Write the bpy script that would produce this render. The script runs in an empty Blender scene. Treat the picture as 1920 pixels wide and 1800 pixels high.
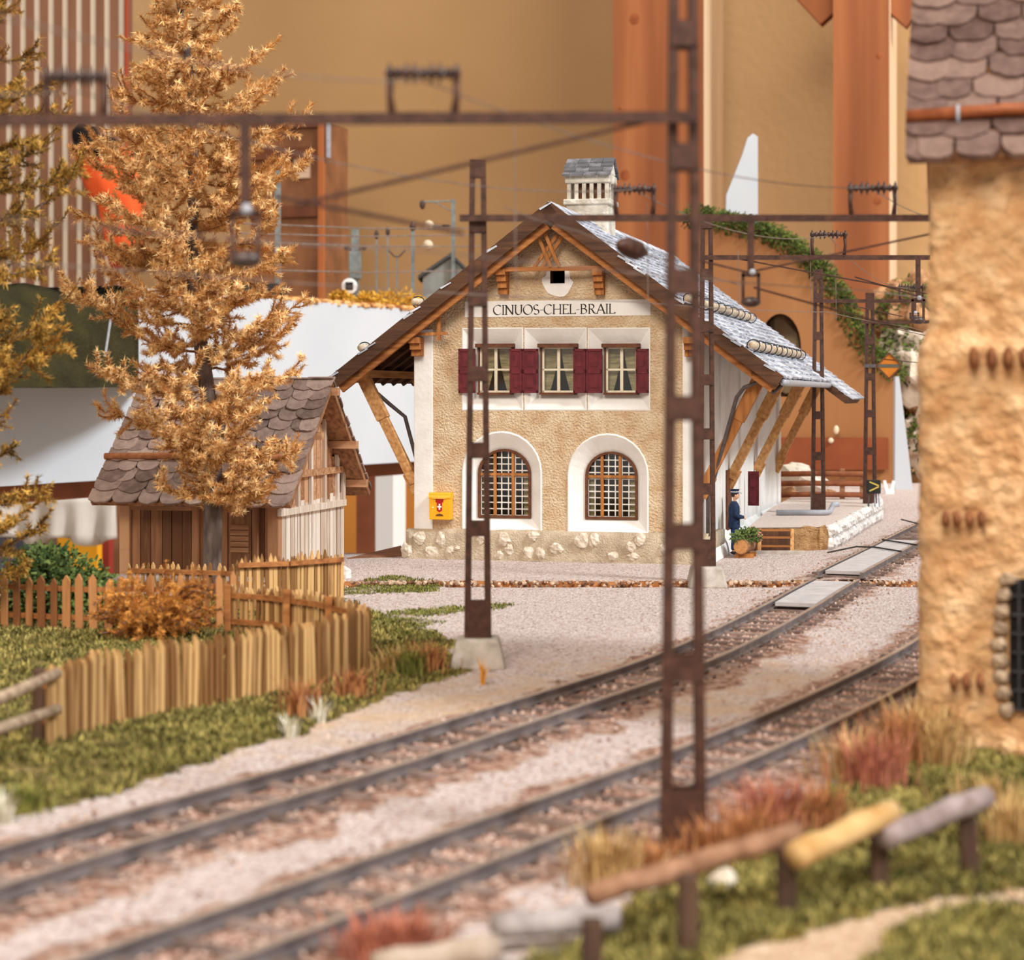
import bpy, math, random
import numpy as np
from mathutils import Vector, noise
from mathutils.geometry import tessellate_polygon

# ------------------------------------------------------------------ camera, world, light, exposure
F, CX, HZ, CH = 3570.0, 960.0, 740.0, 4.6          # focal length (px), centre, eye level row, eye height
YAW = math.radians(14.3)                            # the station and the room stand turned by this much
SC = bpy.context.scene
COL = SC.collection
cam_data = bpy.data.cameras.new('camera')
cam = bpy.data.objects.new('camera', cam_data); COL.objects.link(cam)
cam.location = (0, 0, CH); cam.rotation_euler = (math.pi / 2, 0, 0)
cam_data.sensor_width = 36.0; cam_data.lens = F / 1920 * 36.0
cam_data.shift_y = -(900 - HZ) / 1920
cam_data.clip_start = 0.5; cam_data.clip_end = 1000
cam_data.dof.use_dof = True; cam_data.dof.focus_distance = 51.5
cam_data.dof.aperture_fstop = cam_data.lens * 1e-3 / 0.128
SC.camera = cam
world = bpy.data.worlds.new('room_light'); SC.world = world; world.use_nodes = True
bg = world.node_tree.nodes['Background']; bg.inputs[0].default_value = (1.0, 0.92, 0.83, 1); bg.inputs[1].default_value = 0.42
def light(name, kind, loc, target, energy, colour, **kw):
    d = bpy.data.lights.new(name, kind); d.energy = energy; d.color = colour
    for k, v in kw.items(): setattr(d, k, v)
    o = bpy.data.objects.new(name, d); COL.objects.link(o); o.location = loc
    o.rotation_euler = (Vector(target) - Vector(loc)).to_track_quat('-Z', 'Y').to_euler()
    return o
light('window_daylight', 'SUN', (50, 8, 56), (0, 40, 0), 2.3, (0.90, 0.96, 1.0), angle=math.radians(11))
light('front_fill', 'AREA', (-25, -70, 85), (0, 45, 3), 115000, (1.0, 0.90, 0.78), size=50.0)  # added unseen fill that brightens the gable from the front
light('rear_fill', 'AREA', (40, 95, 75), (45, 182, 10), 38000, (1.0, 0.90, 0.76), size=40.0)  # added unseen fill that brightens the back wall and the posts
SC.view_settings.view_transform = 'Standard'; SC.view_settings.look = 'None'
SC.view_settings.gamma = 1.0; SC.view_settings.use_curve_mapping = False
SC.view_settings.exposure = 0.38

# ------------------------------------------------------------------ geometry of the place
def pt(u, v, y): return Vector(((u - CX) / F * y, y, CH - (v - HZ) / F * y))
def gnd(u, v, z=0.0): return pt(u, v, (CH - z) * F / (v - HZ))
class Frame:
    """A turned local frame: x along the front, y away from the viewer, z up."""
    def __init__(s, o, yaw=YAW):
        s.o = Vector(o); s.yaw = yaw
        s.ex = Vector((math.cos(yaw), -math.sin(yaw), 0)); s.ey = Vector((math.sin(yaw), math.cos(yaw), 0))
    def at(s, u, v, c=0.0):
        d = Vector(((u - CX) / F, 1, -(v - HZ) / F)); C = Vector((0, 0, CH))
        t = (c + s.o.dot(s.ey) - C.dot(s.ey)) / d.dot(s.ey)
        p = C + d * t - s.o
        return p.dot(s.ex), p.z
    def loc(s, p):
        q = Vector(p) - s.o
        return Vector((q.dot(s.ex), q.dot(s.ey), q.z))
    def world(s, x, y, z): return s.o + s.ex * x + s.ey * y + Vector((0, 0, z))

# ------------------------------------------------------------------ mesh helper
class MB:
    def __init__(s): s.v, s.f, s.r, s.k = [], [], [], 0.5
    def add(s, vs, fs):
        b = len(s.v); s.v += [tuple(p) for p in vs]
        s.f += [tuple(b + i for i in q) for q in fs]; s.r += [s.k] * len(fs); return s
    def hexa(s, p):
        return s.add(p, [(0, 3, 2, 1), (4, 5, 6, 7), (0, 1, 5, 4), (1, 2, 6, 5), (2, 3, 7, 6), (3, 0, 4, 7)])
    def box(s, x0, x1, y0, y1, z0, z1):
        return s.hexa([(x0, y0, z0), (x1, y0, z0), (x1, y1, z0), (x0, y1, z0), (x0, y0, z1), (x1, y0, z1), (x1, y1, z1), (x0, y1, z1)])
    def bar(s, p, q, w, h, up=(0, 0, 1), w2=None, h2=None):
        p, q = Vector(p), Vector(q); d = (q - p).normalized(); up = Vector(up)
        if abs(d.dot(up)) > 0.97: up = Vector((0, 1, 0))
        a = d.cross(up).normalized(); b = a.cross(d).normalized()
        w2 = w if w2 is None else w2; h2 = h if h2 is None else h2
        A, B = a * w / 2, b * h / 2; A2, B2 = a * w2 / 2, b * h2 / 2
        return s.hexa([p - A - B, p + A - B, p + A + B, p - A + B, q - A2 - B2, q + A2 - B2, q + A2 + B2, q - A2 + B2])
    def tube(s, pts, r, n=7, close=False):
        pts = [Vector(p) for p in pts]; m = len(pts)
        rs = r if isinstance(r, (list, tuple)) else [r] * m
        vs, fs = [], []; ref = None
        for i, p in enumerate(pts):
            if close: d = pts[(i + 1) % m] - pts[i - 1]
            else: d = pts[min(i + 1, m - 1)] - pts[max(i - 1, 0)]
            d = d.normalized() if d.length > 1e-9 else Vector((0, 0, 1))
            if ref is None: ref = Vector((0, 0, 1)) if abs(d.z) < 0.9 else Vector((1, 0, 0))
            a = (ref - d * ref.dot(d))
            a = a.normalized() if a.length > 1e-6 else d.orthogonal().normalized()
            ref = a; b = d.cross(a)
            for j in range(n):
                t = 2 * math.pi * j / n
                vs.append(p + (a * math.cos(t) + b * math.sin(t)) * rs[i])
        for i in range(m if close else m - 1):
            k = (i + 1) % m
            for j in range(n):
                l = (j + 1) % n
                fs.append((i * n + j, i * n + l, k * n + l, k * n + j))
        if not close: fs += [tuple(range(n))[::-1], tuple((m - 1) * n + j for j in range(n))]
        return s.add(vs, fs)
    def prism(s, poly, ext):
        n = len(poly); e = Vector(ext); a = [Vector(p) for p in poly]
        vs = a + [p + e for p in a]
        fs = [tuple(range(n))[::-1], tuple(range(n, 2 * n))] + [(i, (i + 1) % n, n + (i + 1) % n, n + i) for i in range(n)]
        return s.add(vs, fs)
    def holed(s, outer, holes, put):
        """A flat face with holes; loops are 2D, put(a, b) makes the 3D point."""
        loops = [outer] + holes
        tri = tessellate_polygon([[Vector((a, b, 0)) for a, b in l] for l in loops])
        return s.add([put(a, b) for l in loops for a, b in l], [tuple(t) for t in tri])
    def skirt(s, la, lb):
        n = len(la); return s.add(list(la) + list(lb), [(i, (i + 1) % n, n + (i + 1) % n, n + i) for i in range(n)])
    def ball(s, c, r, n=8, m=6, bump=0.0, seed=0):
        c = Vector(c); r = (r, r, r) if isinstance(r, (int, float)) else r
        vs = [c + Vector((0, 0, r[2]))]
        for i in range(1, m):
            t = math.pi * i / m
            for j in range(n):
                q = 2 * math.pi * j / n
                w = Vector((math.sin(t) * math.cos(q), math.sin(t) * math.sin(q), math.cos(t)))
                k = 1 + bump * noise.noise(w * 1.7 + Vector((seed * 3.1, seed * 1.7, seed)))
                vs.append(c + Vector((w.x * r[0], w.y * r[1], w.z * r[2])) * k)
        vs.append(c - Vector((0, 0, r[2])))
        fs = [(0, 1 + j, 1 + (j + 1) % n) for j in range(n)]
        for i in range(m - 2):
            for j in range(n):
                a, b = 1 + i * n + j, 1 + i * n + (j + 1) % n
                fs.append((a, a + n, b + n, b))
        L = len(vs) - 1; o = 1 + (m - 2) * n
        fs += [(L, o + (j + 1) % n, o + j) for j in range(n)]
        return s.add(vs, fs)
    def build(s, name, mat, parent=None, smooth=False, bevel=0.0, loc=None):
        me = bpy.data.meshes.new(name); me.from_pydata(s.v, [], s.f); me.update()
        a = me.attributes.new('rnd', 'FLOAT', 'FACE'); a.data.foreach_set('value', s.r)
        if smooth: me.polygons.foreach_set('use_smooth', [True] * len(s.f))
        me.materials.append(mat)
        o = bpy.data.objects.new(name, me); COL.objects.link(o)
        if parent is not None: o.parent = parent
        if loc is not None: o.location = loc
        if bevel:
            b = o.modifiers.new('edge', 'BEVEL'); b.width = bevel; b.segments = 2; b.limit_method = 'ANGLE'
        return o
def tag(o, label=None, cat=None, group=None, kind=None):
    for k, v in (('label', label), ('category', cat), ('group', group), ('kind', kind)):
        if v: o[k] = v
    return o
def thing(name, label, cat, loc=(0, 0, 0), yaw=0.0, group=None):
    o = bpy.data.objects.new(name, None); COL.objects.link(o)
    o.location = loc; o.rotation_euler = (0, 0, -yaw); o.empty_display_size = 0.3
    return tag(o, label, cat, group)

# ------------------------------------------------------------------ materials
def lin(c):
    return tuple((x / 255 / 12.92 if x / 255 <= 0.04045 else ((x / 255 + 0.055) / 1.055) ** 2.4) for x in c) + (1.0,)
def mat(name, c1, c2=None, rough=0.8, scale=5.0, stretch=(1, 1, 1), bump=0.0, bscale=None, bdist=0.03, rnd=0.0, metal=0.0, spec=0.3, detail=5.0, lo=0.3, hi=0.7, attr=None, c3=None):
    m = bpy.data.materials.new(name); m.use_nodes = True
    N, L = m.node_tree.nodes, m.node_tree.links
    bs = N['Principled BSDF']; bs.inputs['Roughness'].default_value = rough; bs.inputs['Metallic'].default_value = metal
    bs.inputs['Specular IOR Level'].default_value = spec
    c2 = c2 or c1
    tc = N.new('ShaderNodeTexCoord'); mp = N.new('ShaderNodeMapping'); mp.inputs['Scale'].default_value = stretch
    L.new(tc.outputs['Object'], mp.inputs['Vector'])
    nz = N.new('ShaderNodeTexNoise'); nz.inputs['Scale'].default_value = scale; nz.inputs['Detail'].default_value = detail
    L.new(mp.outputs[0], nz.inputs['Vector'])
    fac = nz.outputs['Fac']
    if rnd:
        at = N.new('ShaderNodeAttribute'); at.attribute_name = 'rnd'
        ma = N.new('ShaderNodeMath'); ma.operation = 'MULTIPLY_ADD'; ma.inputs[1].default_value = rnd; ma.inputs[2].default_value = -rnd / 2
        L.new(at.outputs['Fac'], ma.inputs[0])
        ad = N.new('ShaderNodeMath'); ad.operation = 'ADD'; L.new(fac, ad.inputs[0]); L.new(ma.outputs[0], ad.inputs[1]); fac = ad.outputs[0]
    rp = N.new('ShaderNodeValToRGB'); e = rp.color_ramp.elements
    e[0].position = lo; e[0].color = lin(c1); e[1].position = hi; e[1].color = lin(c2)
    if c3: x = rp.color_ramp.elements.new((lo + hi) / 2); x.color = lin(c3)
    L.new(fac, rp.inputs[0]); L.new(rp.outputs[0], bs.inputs['Base Color'])
    if bump:
        n2 = N.new('ShaderNodeTexNoise'); n2.inputs['Scale'].default_value = bscale or scale * 3; n2.inputs['Detail'].default_value = 4
        L.new(mp.outputs[0], n2.inputs['Vector'])
        bp = N.new('ShaderNodeBump'); bp.inputs['Strength'].default_value = bump; bp.inputs['Distance'].default_value = bdist
        L.new(n2.outputs['Fac'], bp.inputs['Height']); L.new(bp.outputs[0], bs.inputs['Normal'])
    return m
def wood(name, c1, c2, axis='z', rnd=0.35, rough=0.75, scale=9.0, bump=0.35):
    st = {'x': (0.08, 1, 1), 'y': (1, 0.08, 1), 'z': (1, 1, 0.08)}[axis]
    return mat(name, c1, c2, rough=rough, scale=scale, stretch=st, bump=bump, bscale=scale * 2.2, bdist=0.02, rnd=rnd)
m_stucco = mat('tan_stucco', (208, 172, 131), (238, 215, 182), scale=2.2, bump=1.0, bscale=17, bdist=0.12, rough=0.95)
m_white = mat('white_plaster', (226, 222, 216), (240, 238, 234), scale=1.5, bump=0.35, bscale=9, bdist=0.03, rough=0.9)
m_plinth = mat('grey_plinth_render', (172, 152, 128), (208, 190, 164), scale=3, bump=1.0, bscale=22, bdist=0.06, rough=0.95)
m_stone = mat('pale_field_stone', (190, 172, 150), (232, 222, 206), scale=7, bump=0.7, bscale=9, bdist=0.06, rough=0.9)
m_oak = wood('orange_timber', (140, 82, 38), (196, 132, 72), 'z')
m_oakx = wood('orange_timber_along', (134, 78, 38), (190, 126, 70), 'x')
m_oaky = wood('orange_timber_deep', (166, 110, 60), (220, 168, 110), 'y')
m_dark = wood('dark_timber', (62, 40, 28), (104, 70, 48), 'x')
m_darkz = wood('dark_timber_upright', (74, 48, 34), (112, 74, 50), 'z')
m_slate = mat('grey_slate', (150, 155, 166), (224, 228, 238), scale=4, bump=0.6, bscale=12, bdist=0.03, rnd=0.8, rough=0.5, spec=0.5, lo=0.1, hi=0.9)
m_slate2 = mat('brown_slate', (104, 82, 72), (166, 140, 126), scale=5, bump=0.6, bscale=12, bdist=0.03, rnd=0.7, rough=0.7, lo=0.1, hi=0.9)
m_shutter = mat('oxblood_paint', (88, 26, 34), (112, 38, 46), scale=6, bump=0.2, rough=0.6)
m_cream = mat('cream_paint', (226, 214, 188), (240, 230, 208), scale=6, rough=0.6)
m_brownpaint = mat('brown_frame_paint', (84, 48, 30), (116, 70, 44), scale=9, rough=0.6)
m_net = mat('net_curtain', (112, 104, 70), (176, 164, 122), scale=16, stretch=(0.15, 0.15, 1), rough=0.9)
m_black = mat('dark_room', (14, 12, 11), (22, 18, 16), rough=0.9)  # plain black, also the painted dark of the rooms and the niche
m_lattice = mat('white_lattice', (214, 212, 206), (236, 234, 230), rough=0.6)
m_ink = mat('black_lettering', (34, 28, 26), (48, 40, 36), rough=0.7)
m_mast = mat('brown_mast_paint', (54, 32, 24), (88, 56, 43), scale=7, bump=0.25, bscale=25, rough=0.55, spec=0.3)
m_insul = mat('dark_insulator', (48, 36, 34), (86, 64, 58), scale=9, rough=0.35, spec=0.5)
m_wire = mat('steel_wire', (104, 88, 80), (140, 126, 118), scale=4, rough=0.45)
m_iron = mat('black_iron_wire', (38, 34, 36), (64, 60, 62), rough=0.5)
m_concrete = mat('pale_concrete', (160, 148, 136), (198, 188, 178), scale=4, bump=0.4, bscale=14, rough=0.9)
m_zinc = mat('grey_zinc', (150, 152, 160), (182, 184, 192), scale=4, rough=0.45, spec=0.5)
m_pipe = mat('dark_pipe', (74, 66, 66), (100, 90, 88), rough=0.5)
m_yellow = mat('post_yellow', (240, 168, 10), (248, 182, 24), scale=3, rough=0.45, spec=0.5)
m_red = mat('signal_red', (176, 30, 24), rough=0.5)
m_pure = mat('clean_white', (238, 238, 238), rough=0.6)
m_glass = bpy.data.materials.new('window_glass'); m_glass.use_nodes = True
_n, _l = m_glass.node_tree.nodes, m_glass.node_tree.links
_n.remove(_n['Principled BSDF']); _t = _n.new('ShaderNodeBsdfTransparent'); _g = _n.new('ShaderNodeBsdfGlossy'); _g.inputs['Roughness'].default_value = 0.08
_x = _n.new('ShaderNodeMixShader'); _x.inputs[0].default_value = 0.06; _l.new(_t.outputs[0], _x.inputs[1]); _l.new(_g.outputs[0], _x.inputs[2]); _l.new(_x.outputs[0], _n['Material Output'].inputs[0])
m_rail_side = mat('rail_steel_side', (98, 90, 90), (138, 128, 126), scale=3, rough=0.5, metal=0.3, spec=0.5)
m_railtop = mat('worn_rail_head', (170, 150, 136), (196, 178, 164), scale=2, rough=0.4, metal=0.4, spec=0.5)
m_sleeper = mat('weathered_sleeper', (100, 82, 74), (150, 128, 118), scale=5, stretch=(1, 1, 1), bump=0.6, bscale=18, rnd=0.4, rough=0.9)
m_picket = wood('pale_picket_wood', (136, 94, 52), (214, 170, 112), 'z', rnd=0.9)
m_picket2 = wood('brown_picket_wood', (128, 78, 42), (186, 128, 78), 'z', rnd=0.6)
m_log = wood('grey_log', (140, 114, 92), (196, 172, 146), 'x', rnd=0.9)
m_post = wood('dark_post_wood', (66, 46, 34), (104, 78, 60), 'z', rnd=0.5)

# ------------------------------------------------------------------ station building
SO = gnd(1042, 1052, 0.12)
ST = Frame(SO)
OH = 0.75
HW = 3.95                                            # half the gable width
LEN = 18.4
sl = ST.at
ZA = sl(1035, 380, -OH)[1]                           # top of the roof at the ridge
XE = (sl(1463, 712, -OH)[0] - sl(612, 705, -OH)[0]) / 2
ZE = sl(1037, 708, -OH)[1]
SLOPE = (ZA - ZE) / XE
def ztop(x): return ZA - SLOPE * abs(x)
station = thing('station_building', 'cream alpine station house with white window surrounds and grey slate roof', 'station', SO, YAW)
def sp(mb, name, m, parent=station, **kw): return mb.build(name, m, parent, **kw)
TH = 0.34                                            # roof build-up
# --- gable wall with real openings
def rect(u0, v0, u1, v1):
    a, b = sl(u0, v0), sl(u1, v1); return [(a[0], b[1]), (b[0], b[1]), (b[0], a[1]), (a[0], a[1])]
def arch(u0, u1, vtop, vspring, vbot, n=14):
    xl, zb = sl(u0, vbot); xr = sl(u1, vbot)[0]; zs = sl(u0, vspring)[1]; zt = sl((u0 + u1) / 2, vtop)[1]
    p = [(xl, zb), (xr, zb)]
    for i in range(n + 1):
        t = math.pi * i / n
        p.append(((xl + xr) / 2 + math.cos(t) * (xr - xl) / 2, zs + math.sin(t) * (zt - zs)))
    return p
wins = [dict(o=(868, 617, 979, 768), i=(897, 650, 957, 736), s=((861, 892), (957, 980))),
        dict(o=(985, 617, 1098, 768), i=(1014, 650, 1076, 736), s=((981, 1010), (1076, 1099))),
        dict(o=(1104, 617, 1217, 768), i=(1134, 650, 1193, 736), s=((1100, 1130), (1193, 1217)))]
arcs = [dict(o=(868, 1014, 811, 885, 993), i=(892, 992, 842, 888, 971)), dict(o=(1066, 1214, 815, 890, 996), i=(1094, 1193, 847, 893, 974))]
hole_o = rect(1032, 508, 1059, 531)
zt = ztop(HW) - TH
outer = [(-HW, 0), (HW, 0), (HW, zt), (0, ZA - TH), (-HW, zt)]
mb = MB(); mb.holed(outer, [rect(*w['o']) for w in wins] + [arch(*a['o']) for a in arcs] + [hole_o], lambda a, b: (a, 0, b))
sp(mb, 'gable_wall', m_stucco)
mb = MB(); mb.box(HW - 0.3, HW, 0.02, LEN, 0, zt); sp(mb, 'side_wall', m_white)
mb = MB(); mb.box(-HW, -HW + 0.3, 0.02, LEN, 0, zt); sp(mb, 'side_wall', m_white)
mb = MB(); mb.prism([(-HW + .3, LEN - 0.3, 0), (HW - .3, LEN - 0.3, 0), (HW - .3, LEN - .3, zt + .2), (0, LEN - 0.3, ZA - TH), (-HW + .3, LEN - .3, zt + .2)], (0, 0.3, 0)); sp(mb, 'rear_wall', m_white)
mb = MB(); mb.box(-HW + .3, HW - .3, 0.6, LEN - .3, 3.2, 3.35); mb.box(-HW + .3, HW - .3, 2.2, 2.3, 0, ZA - 3.2); sp(mb, 'dark_partition', m_black)  # black floor and partition, painted so the rooms stay dark behind the windows
# corner pilasters
w_p = 0.5
for sx in (-1, 1):
    mb = MB(); x0, x1 = sorted((sx * (HW + .03), sx * (HW - w_p)))
    mb.box(x0, x1, -0.035, 0.5, 0.3, zt + (0.0 if True else 0)); sp(mb, 'corner_pilaster', m_white, bevel=0.015)
for k, y in enumerate((3.2, 7.4, 11.6, 17.6)):
    mb = MB(); mb.box(HW - .02, HW + .08, y, y + 0.75, 0.0, zt - .25); sp(mb, 'side_pilaster', m_white, bevel=0.02)
# window surrounds
for w in wins:
    lo, li = rect(*w['o']), rect(*w['i'])
    mb = MB(); mb.skirt([(a, -0.012, b) for a, b in lo], [(a, 0.24, b) for a, b in li])
    e = 0.03
    lo2 = [(lo[0][0] - e, lo[0][1] - e), (lo[1][0] + e, lo[1][1] - e), (lo[2][0] + e, lo[2][1] + e), (lo[3][0] - e, lo[3][1] + e)]
    mb.skirt([(a, -0.012, b) for a, b in lo], [(a, -0.002, b) for a, b in lo2])
    win = sp(mb, 'window_surround', m_white)
    (x0, z0), (x1, z1) = li[0], li[2]
    mb = MB(); f = 0.055; yb = 0.17
    mb.box(x0, x0 + f, yb, yb + .08, z0, z1); mb.box(x1 - f, x1, yb, yb + .08, z0, z1)
    mb.box(x0, x1, yb, yb + .08, z0, z0 + f); mb.box(x0, x1, yb, yb + .08, z1 - f, z1)
    xm = (x0 + x1) / 2; mb.box(xm - .04, xm + .04, yb - .01, yb + .07, z0, z1); zm = z0 + (z1 - z0) * 0.5
    mb.box(x0, x1, yb, yb + .06, zm - .025, zm + .025)
    sp(mb, 'window_sash', m_cream, win)
    mb = MB(); g = 0.09
    mb.box(x0 - g, x1 + g, -0.03, 0.22, z1 - .02, z1 + .08); mb.box(x0 - g * .4, x1 + g * .4, -0.02, 0.22, z0 - .06, z0)
    mb.box(x0 - .04, x0, 0.1, 0.24, z0, z1); mb.box(x1, x1 + .04, 0.1, 0.24, z0, z1)
    sp(mb, 'window_lining', m_brownpaint, win)
    mb = MB(); mb.box(x0, x1, yb + .04, yb + .045, z0, z1); sp(mb, 'window_pane', m_glass, win)
    for sx in (-1, 1):
        mb = MB(); n = 10; vs = []; fs = []
        ex = x0 + .03 if sx < 0 else x1 - .03
        for i in range(n + 1):
            t = i / n; z = z1 - t * (z1 - z0 - .02)
            wd = (xm - x0 - .05) * (0.98 if t < .06 else 0.98 - 0.62 * t ** 1.5)
            for j in range(6): vs.append((ex - sx * wd * j / 5, 0.34 + 0.02 * math.sin(j * 2.6), z))
        for i in range(n):
            for j in range(5): a = i * 6 + j; fs.append((a, a + 1, a + 7, a + 6))
        mb.add(vs, fs); sp(mb, 'net_curtain', m_net, win, smooth=True)
    for (u0, u1) in w['s']:
        a, b = sl(u0, 654), sl(u1, 737); mb = MB()
        y0 = -0.075
        mb.box(a[0], b[0], y0, y0 + .05, b[1], a[1]); fr = 0.05
        for (zz0, zz1) in ((0, .06), (.44, .53), (.94, 1)):
            mb.box(a[0], b[0], y0 - .02, y0, b[1] + (a[1] - b[1]) * zz0, b[1] + (a[1] - b[1]) * zz1)
        mb.box(a[0], a[0] + fr, y0 - .02, y0, b[1], a[1]); mb.box(b[0] - fr, b[0], y0 - .02, y0, b[1], a[1])
        mb.box(a[0] + .12, b[0] - .12, y0 - .014, y0, b[1] + (a[1] - b[1]) * .12, b[1] + (a[1] - b[1]) * .38)
        mb.box(a[0] + .12, b[0] - .12, y0 - .014, y0, b[1] + (a[1] - b[1]) * .6, b[1] + (a[1] - b[1]) * .87)
        sp(mb, 'window_shutter', m_shutter, win)
for a in arcs:
    lo, li = arch(*a['o']), arch(*a['i'])
    mb = MB(); mb.skirt([(x, -0.03, z) for x, z in lo], [(x, 0.26, z) for x, z in li])
    cx, cz = (lo[0][0] + lo[1][0]) / 2, (lo[0][1] + lo[8][1]) / 2
    mb.skirt([(x, -0.03, z) for x, z in lo], [(cx + (x - cx) * 1.03, 0, cz + (z - cz) * 1.03) for x, z in lo])
    win = sp(mb, 'arched_surround', m_white, smooth=False)
    cx, cz = (li[0][0] + li[1][0]) / 2, (li[0][1] + li[8][1]) / 2
    ins = [(cx + (x - cx) * .9, cz + (z - cz) * .93) for x, z in li]
    mb = MB(); mb.skirt([(x, .2, z) for x, z in li], [(x, .2, z) for x, z in ins]); mb.skirt([(x, .2, z) for x, z in ins], [(x, .3, z) for x, z in ins]); mb.skirt([(x, .2, z) for x, z in li], [(x, .3, z) for x, z in li])
    sp(mb, 'arched_frame', m_brownpaint, win)
    x0, x1 = ins[0][0], ins[1][0]; z0 = ins[0][1]; zsp = ins[2][1]; ztp = max(z for _, z in ins); rx = (x1 - x0) / 2
    def top_at(x): return zsp + (ztp - zsp) * math.sqrt(max(0, 1 - ((x - cx) / rx) ** 2))
    nc, nr = 7, 10; dx = (x1 - x0) / nc; dz = (ztp - z0) / nr
    mb = MB(); t = 0.016; y = 0.30
    for i in range(nc + 1):
        x = x0 + dx * i; mb.box(x - t, x + t, y, y + .025, z0, top_at(min(max(x, x0 + .02), x1 - .02)))
    for j in range(nr + 1):
        z = z0 + dz * j; h = rx if z < zsp else rx * math.sqrt(max(0, 1 - ((z - zsp) / (ztp - zsp)) ** 2))
        if h > 0.05: mb.box(cx - h, cx + h, y, y + .025, z - t, z + t)
    for i in range(1, nc):
        for j in range(1, nr):
            x, z = x0 + dx * i, z0 + dz * j
            if z < top_at(x) - .03: mb.prism([(x - .042, y - .002, z), (x, y - .002, z - .042), (x + .042, y - .002, z), (x, y - .002, z + .042)], (0, .02, 0))
    sp(mb, 'white_lattice', m_lattice, win)
    mb = MB()
    for fx in (.3, .68):
        x = x0 + (x1 - x0) * fx; mb.box(x - .04, x + .04, .23, .29, z0, top_at(x))
    zz = z0 + (ztp - z0) * .64; h = rx if zz < zsp else rx * math.sqrt(max(0, 1 - ((zz - zsp) / (ztp - zsp)) ** 2))
    mb.box(cx - h, cx + h, .225, .285, zz - .035, zz + .035); sp(mb, 'glazing_bar', m_oak, win)
    mb = MB(); mb.prism([(x, .33, z) for x, z in ins], (0, .004, 0)); sp(mb, 'window_pane', m_glass, win)
    for s in (-1, 1):
        mb = MB(); vs = []; fs = []
        for i in range(9):
            z = z0 + (zsp - z0) * i / 8
            for j in range(6): vs.append((cx + s * (rx - .02 - j * .03), .42 + .02 * math.sin(j * 2.4), z))
        for i in range(8):
            for j in range(5): q = i * 6 + j; fs.append((q, q + 1, q + 7, q + 6))
        mb.add(vs, fs); sp(mb, 'net_curtain', m_net, win, smooth=True)
# attic hole
mb = MB(); li = [(x * 1.0, z) for x, z in hole_o]
mb.skirt([(a, -.02, b) for a, b in hole_o], [(a, .35, b) for a, b in hole_o]); att = sp(mb, 'attic_opening', m_darkz)
cx, cz = sl(1046, 522); mb = MB(); n = 26; random.seed(4)
ring = []
for i in range(n):
    t = 2 * math.pi * i / n; r = 0.42 * (1 + .16 * noise.noise(Vector((math.cos(t) * 1.5, math.sin(t) * 1.5, 3)))) * (1.1 if math.sin(t) < 0 else .85)
    ring.append((cx + r * math.cos(t) * .98, cz + r * math.sin(t)))
mb.holed(ring, [hole_o], lambda a, b: (a, -0.012, b)); sp(mb, 'whitewash_patch', m_white, att)
# name band and lettering
x0, z0 = sl(872, 595); x1, z1 = sl(1220, 561); mb = MB()
xl0 = -(ZA - TH - z0 - .06) / SLOPE; xl1 = -(ZA - TH - z1 - .06) / SLOPE; 
mb.prism([(max(xl0, x0), 0, z0), (x1, 0, z0), (min(x1, -xl1), 0, z1), (max(xl1, x0), 0, z1)], (0, -0.018, 0)); band = sp(mb, 'name_band', m_white)
def arcp(cx, cy, rx, ry, a0, a1, n=14): return [(cx + rx * math.cos(math.radians(a0 + (a1 - a0) * i / n)), cy + ry * math.sin(math.radians(a0 + (a1 - a0) * i / n))) for i in range(n + 1)]
GL = {  # strokes in a box one unit high; advance width
 'C': (.82, [arcp(.46, .5, .42, .52, 48, 318)]), 'I': (.30, [[(.15, 0), (.15, 1)], [(.05, .0), (.25, .0)], [(.05, 1), (.25, 1)]]),
 'N': (.90, [[(.14, 0), (.14, 1)], [(.1, 1), (.76, 0)], [(.76, 0), (.76, 1)], [(.04, 0), (.24, 0)], [(.66, 1), (.86, 1)], [(.0, 1), (.14, 1)]]),
 'U': (.84, [[(.14, 1), (.14, .34)] + arcp(.42, .34, .28, .36, 180, 360) + [(.7, 1)], [(.04, 1), (.24, 1)], [(.6, 1), (.8, 1)]]),
 'O': (.98, [arcp(.48, .5, .42, .52, 0, 360, 26)]),
 'S': (.62, [arcp(.3, .74, .22, .27, 40, 270, 12) + arcp(.3, .25, .25, .26, 90, -140, 12)]),
 '-': (.40, [[(.06, .42), (.34, .46)]]),
 'H': (.92, [[(.14, 0), (.14, 1)], [(.76, 0), (.76, 1)], [(.14, .52), (.76, .52)], [(.04, 0), (.24, 0)], [(.04, 1), (.24, 1)], [(.66, 0), (.86, 0)], [(.66, 1), (.86, 1)]]),
 'E': (.66, [[(.14, 0), (.14, 1)], [(.04, 1), (.56, 1), (.56, .9)], [(.14, .53), (.46, .53)], [(.04, 0), (.6, 0), (.6, .12)]]),
 'L': (.64, [[(.14, 0), (.14, 1)], [(.04, 1), (.24, 1)], [(.04, 0), (.6, 0), (.6, .12)]]),
 'B': (.74, [[(.14, 0), (.14, 1)], [(.04, 1), (.3, 1)] + arcp(.32, .77, .22, .23, 90, -90) + [(.14, .54)], [(.3, .54)] + arcp(.34, .27, .28, .27, 90, -90) + [(.04, 0)]]),
 'R': (.80, [[(.14, 0), (.14, 1)], [(.04, 1), (.3, 1)] + arcp(.32, .75, .24, .25, 90, -90) + [(.14, .5)], [(.34, .5), (.58, .08), (.76, 0)], [(.04, 0), (.24, 0)]]),
 'A': (.84, [[(.06, 0), (.42, 1)], [(.42, 1), (.76, 0)], [(.2, .36), (.62, .36)], [(0, 0), (.16, 0)], [(.64, 0), (.86, 0)]])}
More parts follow.
